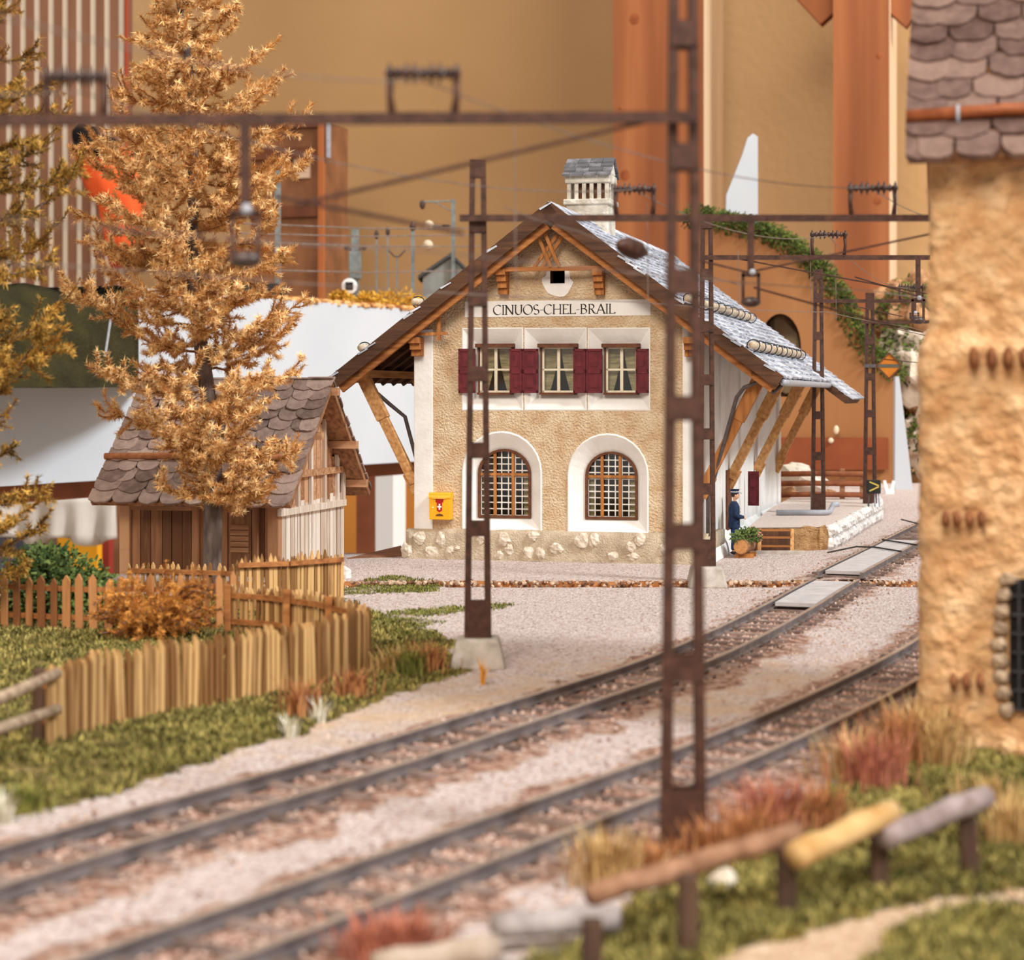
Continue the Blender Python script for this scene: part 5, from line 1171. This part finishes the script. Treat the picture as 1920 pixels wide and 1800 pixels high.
def post(lab, u0, u1, us, knots, y=-18, extra=None):
    a, b = rl_(u0, 300, y)[0], rl_(u1, 300, y)[0]
    root = thing('timber_post', lab, 'post', RM.world((a + b) / 2, y, -45), YAW, 'fir posts of the hall'); h = (b - a) / 2
    dp = 0
    # depth of the bright side so that its far edge is seen at us
    for k in range(1, 400):
        if RM.at(us, 300, y + k * .1)[0] >= h + (a + b) / 2 - 1e-6 and False: break
    d = Vector(((us - CX) / F, 1, 0)); o_ = RM.world(b, y, 0); n = RM.ex; t = (o_.dot(n)) / d.dot(n); dp = (d * t - o_).dot(RM.ey)
    mb = MB(); mb.box(-h, h - .02, 0, dp, 0, 140); mb.build('post_face', m_fir, root)
    mb = MB(); mb.box(h - .02, h + .02, .05, dp, 0, 140); mb.build('post_side', m_firside, root)
    for (u, v, r) in knots:
        x, z = rl_(u, v, y); s = RM.world(x, y, z).y / F; mb = MB(); mb.ball((x - (a + b) / 2, -.0, z + 45), (r * s, .06, r * s * 1.15), 14, 8, .2, u); mb.build('knot', m_knot, root)
    return root, (a + b) / 2, h
p1 = post('broad reddish fir post behind the station chimney', 1150, 1320, 1356, [(1190, 36, 9), (1172, 328, 9), (1164, 203, 3)])
p2, xm, h2 = post('narrower fir post with a brace at the top, right of the broad one', 1562, 1668, 1681, [(1648, 104, 5), (1645, 376, 7)])
for (ua, va, ub, vb) in ((1562, 16, 1510, -40), (1672, 22, 1720, -30)):
    a, b = rl_(ua, va, -18), rl_(ub, vb, -18); mb = MB(); mb.bar((a[0] - xm, 2, a[1] + 45), (b[0] - xm, 2, b[1] + 45), 3, 1.6, (0, 1, 0)); mb.build('post_brace', m_fir, p2)
# slatted screen at the upper left
yS = -30; x0, z0 = rl_(-120, 545, yS); x1, z1 = rl_(232, -60, yS)
ss = thing('slat_screen', 'tall screen of brown vertical slats with bright gaps at the upper left', 'screen', RM.world((x0 + x1) / 2, yS, z0), YAW); xc = (x0 + x1) / 2
mb = MB(); mb.box(x0 - xc, x1 - xc, .16, .5, -20, z1 - z0); mb.build('bright_backing', mat('bright_panel', (236, 224, 206), rough=.8), ss)
u = -110; m_slatw = mat('brown_slat', (124, 84, 60), (150, 106, 80), scale=.4, stretch=(1, 1, .1), rough=.7); k = 0
while u < 232:
    xa, xb = rl_(u, 300, yS)[0], rl_(u + 15.5, 300, yS)[0]; mb = MB(); mb.box(xa - xc, xb - xc, 0, .15, -20, z1 - z0); mb.build('slat', m_slatw, ss); u += 26.3
mb = MB(); x, _ = rl_(238, 300, yS); mb.box(x - xc - .1, x - xc + .1, -.2, .5, 8, z1 - z0); mb.build('red_edge_pole', mat('red_brown_pole', (168, 70, 44)), ss)
# orange jacket on a dark hook in front of the screen
yj = -31.6; c2 = rl_(215, 330, yj); jk = thing('hanging_jacket', 'bright orange jacket with black collar hanging before the slat screen', 'jacket', RM.world(c2[0], yj, c2[1]), YAW)
m_or = mat('orange_cloth', (232, 84, 34), (246, 104, 48), scale=.5, rough=.85, bump=.4, bscale=.8, bdist=.3)
def outline(pts): return [tuple(np.subtract(rl_(u, v, yj), c2)) for u, v in pts]
mb = MB(); o = outline([(138, 286), (165, 270), (186, 280), (214, 268), (246, 284), (262, 330), (286, 440), (268, 452), (262, 500), (206, 505), (192, 430), (184, 372), (168, 372), (150, 330)]); n = len(o)
cx_, cz_ = sum(p[0] for p in o) / n, sum(p[1] for p in o) / n
vs = [(a, 0, b) for a, b in o] + [(cx_ + (a - cx_) * .6, -1.0 + .3 * math.sin(i * 2.1), cz_ + (b - cz_) * .6) for i, (a, b) in enumerate(o)] + [(cx_ + (a - cx_) * .6, 1.2, cz_ + (b - cz_) * .6) for a, b in o]
mb.add(vs, [(i, (i + 1) % n, n + (i + 1) % n, n + i) for i in range(n)] + [((i + 1) % n, i, 2 * n + i, 2 * n + (i + 1) % n) for i in range(n)] + [tuple(range(n, 2 * n)), tuple(range(2 * n, 3 * n))[::-1]]); mb.build('jacket_body', m_or, jk, smooth=True)
mb = MB(); a, b = outline([(163, 258)])[0]; mb.ball((a, -.3, b), (1.2, .9, 1.2), 10, 8, .3, 2); a, b = outline([(190, 276)])[0]; mb.ball((a, -.8, b), (2.2, .8, .8), 10, 8, .3, 4); mb.build('collar', m_black, jk, smooth=True)
# brown cupboard beside the larch
yc = -24; a, b = rl_(470, 590, yc), rl_(608, 224, yc); cb = thing('wall_cupboard', 'dark brown wooden cupboard frame against the tan wall right of the larch top', 'cupboard', RM.world((a[0] + b[0]) / 2, yc, a[1]), YAW); xm = (a[0] + b[0]) / 2; W_ = (b[0] - a[0]) / 2; H_ = b[1] - a[1]
m_cup = mat('cupboard_wood', (118, 76, 48), (148, 98, 64), scale=.5, rough=.6)
mb = MB(); mb.box(-W_, W_, 0, 6, 0, H_); mb.build('cabinet_body', m_cup, cb)
m_cupf = mat('cupboard_rail_wood', (92, 50, 30), (122, 70, 42), scale=.5, rough=.6)
for z0_, z1_ in ((.0, .06), (.5, .56), (.8, .86), (.96, 1)):
    mb = MB(); mb.box(-W_, W_, -.5, .1, H_ * z0_, H_ * z1_); mb.build('cross_rail', m_cupf, cb)
mb = MB(); mb.box(W_ - .35, W_ + .05, -.6, .1, 0, H_); mb.build('cabinet_stile', mat('orange_stile', (168, 98, 54)), cb)
p, q = rl_(553, 335, yc), rl_(583, 283, yc); mb = MB(); mb.box(p[0] - xm, q[0] - xm, -.3, .1, p[1] - a[1], q[1] - a[1]); mb.build('pale_notice', mat('pale_paper', (206, 176, 150)), cb)
for u, v0, v1, l in ((613, 225, 296, 'upper metal strip on the wall beside the cupboard'), ):
    p, q = rl_(u, v1, yc), rl_(u + 5, v0, yc); mb = MB(); mb.box(p[0], q[0], -.2, .3, p[1], q[1]); mb.v = [(v[0] - xm, v[1], v[2] - a[1]) for v in mb.v]; mb.build('metal_strip', m_zinc, cb)
p, q = rl_(612, 552, yc), rl_(622, 522, yc); mb = MB(); mb.box(p[0], q[0], -.2, .3, p[1], q[1]); room(mb, 'white_switch', m_pure, 'small white switch low on the tan wall by the cupboard', 'switch', 'thing')

# ------------------------------------------------------------------ the upper level on the left: white fascia, track with small masts
BA = math.atan((2835 - CX) / F); BF = Frame(Vector(((0 - CX) / F * 80, 80, 0)), 0)
bd = Vector((math.sin(BA), math.cos(BA), 0)); bn = Vector((bd.y, -bd.x, 0))     # along the board, and towards the viewer
B0 = Vector(((0 - CX) / F * 80, 80, 0))
def on_board(u, v, off=0.0):
    d = Vector(((u - CX) / F, 1, -(v - HZ) / F)); C = Vector((0, 0, CH)); t = (B0 + bn * off - C).dot(bn) / d.dot(bn); return C + d * t
def bquad(u0, u1, va0, va1, vb0, vb1, off, thick, name, m, lab, cat, kind=None):
    """A slab along the fascia: top edge va0..va1, bottom edge vb0..vb1 (rows at u0 and u1)."""
    q = [on_board(u0, vb0, off), on_board(u1, vb1, off), on_board(u1, va1, off), on_board(u0, va0, off)]; mb = MB(); mb.prism(q, -bn * thick); return tag(mb.build(name, m), lab, cat, kind=kind)
m_board = mat('white_board', (194, 199, 206), (202, 206, 212), scale=.2, rough=.85)
def vt(u): return 519.6 + .0784 * u
def vb(u): return 912 - .06 * u
q_ = [on_board(u, v) for u, v in ((-160, vb(-160)), (980, vb(980)), (980, vt(980)), (236, vt(236)), (236, 690), (-160, 690))]; mb = MB(); mb.prism(q_, -bn * .5); tag(mb.build('fascia_board', m_board), 'large plain white board below the upper tracks, behind the shed and the station', 'board')
m_brown = mat('brown_beam_paint', (120, 66, 40), (142, 80, 50), scale=.6, rough=.6)
bquad(-160, 980, vb(-160) - 1, vb(980) - 1, vb(-160) + 36, vb(980) + 20, -.9, 1.2, 'support_beam', m_brown, 'brown beam running under the white board', 'beam')
# upper trackbed
zt_ = on_board(300, vt(300)).z
m_upper = mat('ochre_trackbed', (176, 120, 62), (220, 164, 96), scale=1.5, bump=.6, bscale=6, bdist=.1, rough=.95)
p0, p1 = on_board(236, vt(236), -.2), on_board(980, vt(980), -.2); mb = MB(); back_ = -bn * 12
for z, h in ((0, .5),): mb.prism([p0 + Vector((0, 0, -.4)), p1 + Vector((0, 0, -.4)), p1 + Vector((0, 0, -.02)), p0 + Vector((0, 0, -.02))], back_)
tag(mb.build('upper_trackbed', m_upper), 'ochre trackbed of the upper railway level on top of the white board', 'trackbed', kind='structure')
rng = random.Random(40); mb = MB()
for i in range(200):
    u = rng.uniform(520, 800); q = on_board(u, vt(u), -.15 - rng.random() * .5); mb.k = rng.random(); mb.ball(q + Vector((0, 0, -.02)), (.34, .25, rng.uniform(.08, .24)), 7, 5, .5, i)
tag(mb.build('edge_rubble', mat('ochre_rubble', (150, 92, 44), (226, 176, 116), rnd=1, scale=1, rough=.95)), 'ochre stones lining the top edge of the white board', 'rubble', kind='stuff')
mb = MB()
for (u, r) in ((745, .9), (690, .5), (640, .4), (780, .5)):
    q = on_board(u, vt(u), -2.2); leaf_cloud(mb, q + Vector((0, 0, .3)), (r * 1.6, r, r * .9), 420, .22, u, .1)
tag(mb.build('yellow_scrub', mat('yellow_scrub_leaf', (170, 120, 30), (220, 168, 60), rnd=1, scale=.5)), 'low yellow scrub growing on the upper trackbed', 'scrub', kind='stuff')
m_grey = mat('grey_green_steel', (96, 104, 104), (134, 142, 142), scale=2, rough=.5)
def upper(u, vtop, lab, w=.28, off=-3, kind='pole'):
    q = on_board(u, vt(u), off); q.z = on_board(u, vt(u), -.2).z * 0 + zu; r = thing('upper_mast', lab, 'mast', q, 0, 'small masts on the upper level'); H = CH - (vtop - HZ) / F * q.y - q.z; mb = MB(); mb.bar((0, 0, -.05), (0, 0, H), w, w * .7); mb.build('mast_pole', m_grey, r); return r, q, H
zu = on_board(400, vt(400), -.2).z - .02
r, q, H = upper(666, 430, 'thick grey green mast with a black and white square board on the upper level', .42); s_ = q.y / F
mb = MB(); mb.box(-.35, .35, -.3, .3, H * .38, H * .72); mb.build('relay_box', m_grey, r, bevel=.05)
mb = MB(); mb.box(-.55, .55, -.1, .1, H * .74, H * .77); mb.ball((-.5, 0, H * .77), .16, 7, 5); mb.ball((.5, 0, H * .77), .16, 7, 5); mb.build('cross_arm', m_insul, r)
mb = MB(); mb.ball((-.3, -.42, 43 * s_), (.46, .05, .46), 14, 8); sb = mb.build('white_disc', m_pure, r)
mb = MB(); mb.box(-.52, -.08, -.5, -.46, 43 * s_ - .22, 43 * s_ + .22); mb.build('black_square', m_black, sb)
r, q, H = upper(774, 420, 'slim grey mast with an insulator on top beside the grey hut', .22); mb = MB(); mb.ball((0, 0, H - .15), (.2, .2, .32), 8, 6); mb.build('top_insulator', m_insul, r)
r, q, H = upper(850, 374, 'tall pale grey mast with a bracket arm right of the grey hut', .24, -2.2); s_ = q.y / F
mb = MB(); mb.tube([(0, 0, H - .1), (-64 * s_, 0, H - .15)], .05, 6); mb.tube([(0, 0, H - 24 * s_), (-36 * s_, 0, H - .15)], .035, 6); mb.tube([(0, 0, H - 52 * s_), (-46 * s_, 0, H - 50 * s_)], .05, 6); arm = mb.build('bracket_arm', m_grey, r)
mb = MB(); mb.ball((-58 * s_, 0, H - 10 * s_), (.2, .15, .3), 7, 5); mb.ball((-14 * s_, 0, H - 50 * s_), (.3, .12, .12), 7, 5); mb.build('arm_insulator', m_insul, arm)
mb = MB(); mb.ball((-46 * s_, 0, H - 48 * s_), .3, 9, 7); mb.ball((-48 * s_, 0, H - 86 * s_), .34, 9, 7); mb.build('white_lamp', mat('pale_lamp', (206, 186, 160)), arm, smooth=True)
r, q, H = upper(521, 300, 'grey mast half hidden by the right side of the larch', .3)
r, q, H = upper(706, 440, 'thin dark post with a forked top between the upper masts', .1); mb = MB(); mb.ball((0, 0, H), (.14, .14, .3), 7, 5); mb.build('top_insulator', m_insul, r)
r, q, H = upper(727, 434, 'thin dark post with a short arm on the upper level', .09); mb = MB(); mb.ball((0, 0, H), (.14, .14, .3), 7, 5); mb.build('top_insulator', m_insul, r)
r, q, H = upper(744, 478, 'short forked post near the grey hut', .1); mb = MB(); mb.tube([(-.5, 0, H + .3), (-.15, 0, H - .1), (.15, 0, H - .1), (.5, 0, H + .3)], .05, 6); mb.build('fork', m_insul, r)
for v0, v1, l in ((437, 440, 'upper level wire level with the mast arms'), (505, 507, 'lower upper level wire along the trackbed'), (452, 462, 'sagging wire between the upper masts'), (418, 428, 'topmost wire of the upper level')):
    a, b = on_board(430, v0, -1.2), on_board(900, v1, -1.2); mb = MB(); mb.tube([a, a.lerp(b, .5) - Vector((0, 0, .15)), b], .045, 5); tag(mb.build('upper_wire', m_wire), l, 'wire', 'wires of the upper level')
# grey hut
a, b = on_board(793, 556, -4), on_board(880, 510, -4); hx = Vector((1, 0, 0)); c = Vector((a.x, a.y, zu)); hut = thing('grey_hut', 'small grey hut with a pitched roof on the upper level left of the station roof', 'hut', c); s_ = c.y / F
W_ = 88 * s_; h0 = 73 * s_; h1 = 110 * s_
mb = MB(); mb.prism([(0, 0, -.1), (W_, 0, -.1), (W_, 0, h0), (W_ * .6, 0, h1), (0, 0, h0)], (0, 4, 0)); mb.build('hut_wall', mat('blue_grey_wall', (120, 126, 126), (146, 150, 148), scale=1), hut)
mb = MB()
for (xa, za, xb, zb) in ((-.3, h0 - .15, W_ * .6, h1 + .05), (W_ * .6, h1 + .05, W_ + .3, h0 - .15)): mb.prism([(xa, -.3, za), (xb, -.3, zb), (xb, -.3, zb + .22), (xa, -.3, za + .22)], (0, 4.6, 0))
mb.build('hut_roof', mat('dark_roofing', (74, 76, 78)), hut)
mb = MB(); mb.box(-.2, W_ + .2, -.2, 4.2, -.2, .25); mb.build('hut_base', m_concrete, hut)
# dark wagons behind the larch on the upper level
q = on_board(420, vt(420), -5); q.z = zu; mb = MB(); s_ = q.y / F; mb.box(-.5, 110 * s_, 0, 2, .2, 34 * s_); mb.box(-.3, 100 * s_, .2, 1.8, 34 * s_, 38 * s_); wg = thing('dark_wagon', 'dark wagon standing on the upper level behind the larch', 'wagon', q); mb.build('wagon_body', mat('dark_wagon_paint', (40, 38, 36), (60, 56, 52)), wg, bevel=.1)
mb = MB()
for x in (.4, 1.4, 2.4): mb.tube([(x, -.1, .25), (x, .1, .25)], .3, 10)
mb.build('wheel', m_iron, wg)
# dark green felt hill at the far left
mb = MB(); nx, ny = 26, 16; vs = []; fs = []
for i in range(nx + 1):
    for j in range(ny + 1):
        u = -140 + 400 * i / nx; t = j / ny; v = 726 - (726 - 543 - 12 * math.sin(i * .4)) * t; k = .5 + .5 * noise.noise(Vector((i * .3, j * .3, 2)))
        vs.append(on_board(u, v + 4 * noise.noise(Vector((i * .7, j * .7, 0))), 1.2 + 3.2 * (1 - t) ** .7 * math.sin(math.pi * min(1, max(0.02, (u + 150) / 420))) + .5 * k))
for i in range(nx):
    for j in range(ny): a = i * (ny + 1) + j; fs.append((a, a + ny + 1, a + ny + 2, a + 1))
m_ = len(vs); vs += [on_board(-140, 726, .02), on_board(260, 726, .02), on_board(260, 545, .02), on_board(-140, 545, .02)]
fs += [tuple(i * (ny + 1) for i in range(nx + 1)) + (m_ + 1, m_), tuple(i * (ny + 1) + ny for i in range(nx + 1))[::-1] + (m_ + 3, m_ + 2), tuple(range(ny + 1))[::-1] + (m_, m_ + 3), tuple(nx * (ny + 1) + j for j in range(ny + 1)) + (m_ + 2, m_ + 1)]
mb.add(vs, fs); tag(mb.build('felt_hill', mat('dark_green_felt', (34, 32, 12), (60, 54, 22), scale=.6, bump=.8, bscale=7, bdist=.2, rough=1), smooth=True), 'dark green felt covered hillside against the white board at the left', 'hill')
mb = MB(); mb.tube([on_board(214, 555, 4), on_board(197, 668, 4)], .05, 5); tag(mb.build('pale_thread', m_zinc), 'thin pale thread hanging in front of the green felt hill', 'thread')
# what stands below the beam
def room_box(name, lab, cat, u0, v0, u1, v1, y, d, m, bev=0.0):
    a, b = rl_(u0, v1, y), rl_(u1, v0, y); c = RM.world((a[0] + b[0]) / 2, y, a[1]); w = (b[0] - a[0]) / 2; mb = MB(); mb.box(-w, w, 0, d, 0, b[1] - a[1]); o = mb.build(name, m, bevel=bev); o.location = c; o.rotation_euler = (0, 0, -YAW); return tag(o, lab, cat)
m_amberw = mat('orange_lit_wall', (206, 134, 56), (222, 150, 70), scale=.15, stretch=(1, 1, .2), rough=.7)
room_box('lit_wall_panel', 'panel tinted as orange lit wall below the white board between shed and station', 'panel', 560, 870, 980, 1400, -40, 1, m_amberw)  # orange light and shadow on the lower wall, painted as an added panel
room_box('brown_support', 'brown wooden support under the beam right of the shed', 'support', 668, 878, 704, 1400, -46, 3, m_brown)
room_box('white_support', 'white painted support standing under the beam beside the brown one', 'support', 704, 890, 737, 1400, -46, 3, m_pure)
yk = -52
a, b = rl_(-120, 1010, yk), rl_(215, 930, yk); mb = MB(); n = 40; vs = []; fs = []
for i in range(n + 1):
    x = a[0] + (b[0] - a[0]) * i / n
    for j in range(7): vs.append((x, .6 * math.sin(i * 1.1) * (j / 6) + .3 * math.sin(i * .37), b[1] + (a[1] - b[1]) * j / 6 + .3 * math.sin(i * .5) * (j == 6)))
for i in range(n):
    for j in range(6): q_ = i * 7 + j; fs.append((q_, q_ + 7, q_ + 8, q_ + 1))
mb.add(vs, fs); o = mb.build('draped_cloth', mat('pale_grey_cloth', (176, 166, 156), (206, 198, 190), scale=.3, rough=.95), smooth=True); o.location = RM.world(0, yk, 0); o.rotation_euler = (0, 0, -YAW); sd = o.modifiers.new('thick', 'SOLIDIFY'); sd.thickness = .15; tag(o, 'pale grey cloth draped under the brown beam at the left', 'cloth')
room_box('blue_grey_cloth', 'dark blue grey covered crate under the draped cloth at the left edge', 'crate', -120, 985, 62, 1400, yk + 3, .8, mat('blue_grey_cover', (70, 72, 84), (96, 96, 106), scale=.3))
room_box('brown_crate', 'dull brown crate between the blue grey crate and the yellow one', 'crate', 62, 1000, 108, 1400, yk + 9.5, .8, mat('dull_brown_cover', (110, 88, 70), (132, 106, 84), scale=.3))
room_box('yellow_crate', 'bright yellow crate under the grey cloth left of the shed', 'crate', 108, 1002, 182, 1400, yk + 3, .8, mat('bright_yellow_crate', (232, 158, 20), (240, 172, 40), scale=.3))
room_box('red_strip', 'narrow dark red board beside the yellow crate', 'board', 184, 995, 204, 1400, yk + 9.5, .8, mat('dark_red_board', (150, 52, 38)))
room_box('rear_panel', 'large brown panel in the gloom below the white board at the left', 'panel', -150, 880, 600, 1400, -38, 1, mat('brown_rear_panel', (128, 84, 56), (146, 98, 66), scale=.2))
# triangular brown piece of the base board left of the station plinth
mb = MB(); P = [gnd(650, 1048, ZB), gnd(756, 1043, ZB), gnd(752, 1024, ZB), ]; mb.prism([p + Vector((0, 0, -.2)) for p in P] , (0, 0, .22)); tag(mb.build('baseboard_ramp', mat('brown_board', (122, 78, 52), (148, 98, 66), scale=3, rough=.9)), 'brown triangular bit of base board left of the station plinth', 'board')

# ------------------------------------------------------------------ the hill fascia and rocks at the right
yH = 96.0
def hp2(u, v, y=yH): return pt(u, v, y)
m_ply = mat('orange_plywood', (142, 90, 48), (170, 117, 70), scale=.25, stretch=(1, 1, .12), bump=.05, rough=.65, detail=6)
top = [(1300, 402), (1356, 414), (1400, 424), (1450, 440), (1500, 470), (1540, 506), (1575, 556), (1605, 618), (1640, 668), (1684, 700)]
outl = [(1300, 930), (1686, 930)] + top[::-1]
tun = [(1424 + 39 * (1 - math.cos(math.pi * i / 14)), 650 - 62 * math.sin(math.pi * i / 14)) for i in range(15)]; tun = [(1424, 744)] + tun + [(1502, 744)]
def xz(p): q = hp2(*p); return (q.x, q.z)
mb = MB(); mb.holed([xz(p) for p in outl], [[xz(p) for p in tun]], lambda a, b: (a, yH, b)); mb.skirt([hp2(*p) for p in outl], [hp2(*p) + Vector((0, .8, 0)) for p in outl]); hill = thing('hill_panel', 'orange plywood hill panel with mossy curved top and a tunnel opening at the right', 'hill panel', hp2(1500, 900)); shift(mb.build('plywood_face', m_ply), hill)
mb = MB(); mb.skirt([hp2(*p) for p in tun], [hp2(*p) + Vector((.6, 5, 0)) for p in tun]); shift(mb.build('tunnel_lining', mat('tunnel_dark', (70, 44, 28), (104, 66, 42), scale=.5)), hill)
mb = MB(); mb.prism([hp2(*p) + Vector((.6, 5, 0)) for p in tun], (0, .2, 0)); mb.ball(hp2(1450, 660) + Vector((1.2, 3.6, 0)), (1.1, .9, 2.2), 10, 8, .4, 1); shift(mb.build('tunnel_back', mat('tunnel_tan', (176, 142, 98), (226, 204, 166), scale=.4)), hill)
mb = MB()
for k, (p, q) in enumerate(zip(top[:-1], top[1:])):
    for i in range(7):
        t = i / 7; c = hp2(p[0] + (q[0] - p[0]) * t, p[1] + (q[1] - p[1]) * t) + Vector((0, .3, -.05)); leaf_cloud(mb, c, (.75, .8, .6), 170, .16, k * 7 + i, .2)
m_moss = mat('dark_moss', (48, 60, 20), (100, 112, 46), rnd=1, scale=.8, rough=1, lo=.1, hi=.9)
shift(mb.build('moss_edge', m_moss), hill)
mb = MB(); a, b = hp2(1300, 880), hp2(1662, 820); mb.box(a.x, b.x, yH - .5, yH - .05, a.z, b.z); hb = tag(mb.build('fascia_rail', mat('red_brown_rail_board', (122, 58, 28), (142, 74, 40), scale=.6)), 'red brown horizontal board screwed across the orange hill panel', 'board')
for u, v in ((1568, 806), (1558, 826)):
    mb = MB(); mb.ball(hp2(u, v, yH - .6), (.14, .1, .22 if v < 810 else .14), 8, 6); tag(mb.build('white_peg', mat('white_peg_paint', (226, 206, 176))), 'upper white peg above the red brown board' if v < 810 else 'lower white peg on the red brown board', 'peg')
# white pieces of board
def plate(name, lab, pts, y, th=.4):
    mb = MB(); mb.prism([pt(u, v, y) for u, v in pts], (0, th, 0)); return tag(mb.build(name, m_board), lab, 'board')
plate('white_board_piece', 'white tapering board standing upright at the right edge of the hill panel', [(1678, 922), (1712, 922), (1700, 820), (1686, 706), (1679, 706)], 90)
plate('white_board_piece', 'white pointed board rising behind the top of the hill panel', [(1352, 930), (1422, 930), (1421, 256), (1412, 250), (1402, 258), (1392, 290), (1362, 366)], 108)
wc = thing('white_clip', 'small white clip with two prongs on the ground near the signal', 'clip', pt(1668, 925, 86)); s_ = 86 / F
for (x, l) in ((-8, -3), (6, 3)):
    mb = MB(); mb.bar((x * s_ * .5, 0, 0), (x * s_ + l * s_ * .6, 0, 24 * s_), 8 * s_, .1, (0, 1, 0), 5 * s_); mb.build('prong', m_pure, wc)
mb = MB(); mb.box(-8 * s_, 8 * s_, -.1, .1, -.1, 8 * s_); mb.build('clip_base', m_pure, wc)
# rocks
m_rock = mat('ochre_rock', (140, 92, 58), (206, 160, 116), scale=1.2, bump=.8, bscale=5, bdist=.15, rough=.95)
m_rockw = mat('pale_rock_face', (206, 186, 164), (236, 224, 208), scale=1.2, bump=.6, bscale=4, bdist=.15, rough=.9)
for k, (u, v, w, h, pale, lab) in enumerate(((1492, 887, 28, 20, 1, 'topmost pale flat rock behind the three rail fence'), (1475, 912, 30, 22, 0, 'ochre rock behind the fence at the station corner'), (1520, 906, 34, 18, 1, 'pale rock seen between the upper fence rails'), (1500, 925, 26, 18, 0, 'dark ochre rock seen between the lower fence rails'), (1550, 922, 24, 16, 0, 'brown rock behind the mast on the platform'), (1460, 930, 20, 14, 0, 'small brown rock low at the station corner'))):
    y = 76 + k * .7; mb = MB(); c = pt(u, v, y); s_ = y / F; c.z = c.z if k in (0, 2) else min(c.z, .1 + h * s_ * .7); mb.ball((0, 0, 0), (w * s_, w * s_ * .7, h * s_), 9, 7, .45, k + 20); tag(mb.build('rock', m_rockw if pale else m_rock, loc=c), lab, 'rock', 'rocks behind the platform fence')
for k, (u, v, w, h, m, lab) in enumerate(((1700, 600, 60, 80, m_moss, 'upper mossy rock beside the hill panel'), (1716, 690, 44, 60, m_rockw, 'pale rock in the mossy cliff right of the diamond board'), (1722, 780, 30, 60, m_moss, 'mossy rock low in the cliff behind the tower edge'), (1724, 830, 30, 50, m_rockw, 'grey white rock at the foot of the cliff'), (1690, 655, 40, 40, m_rockw, 'pale stone between the mosses beside the hill panel'), (1745, 890, 40, 40, m_rock, 'brown rock at the foot of the cliff behind the tower'))):
    y = 99 + k * .5 if m is not m_rockw else 98; mb = MB(); c = pt(u, v, y); s_ = y / F; mb.ball((0, 0, 0), (w * s_, 1.6, h * s_), 22, 16, .8, k + 50); moss = MB(); leaf_cloud(moss, (-.2, -.9, .4), (w * s_ * .9, .9, h * s_ * .8), 500 if m is m_moss else 160, .25, k, .3); ro_ = mb.build('cliff_rock', m_rock if m is m_moss else m, loc=c); moss.build('moss', m_moss, ro_); tag(ro_, lab, 'rock', 'rocks of the mossy cliff')
# track-side odds and ends: bits of wire lying by the rails
for k, (pts, lab) in enumerate((([(1552, 1036), (1605, 1025), (1640, 1026), (1690, 1034)], 'black wire lying across the left track near the platform'), ([(1655, 1012), (1720, 1022)], 'black wire lying across the rails farther back'), ([(1690, 974), (1722, 982)], 'short dark wire on the gravel near the tower edge'))):
    mb = MB(); mb.tube([gnd(u, v, ZB + .24) for u, v in pts], .025, 5); tag(mb.build('loose_wire', m_iron), lab, 'wire', 'loose wires by the track')
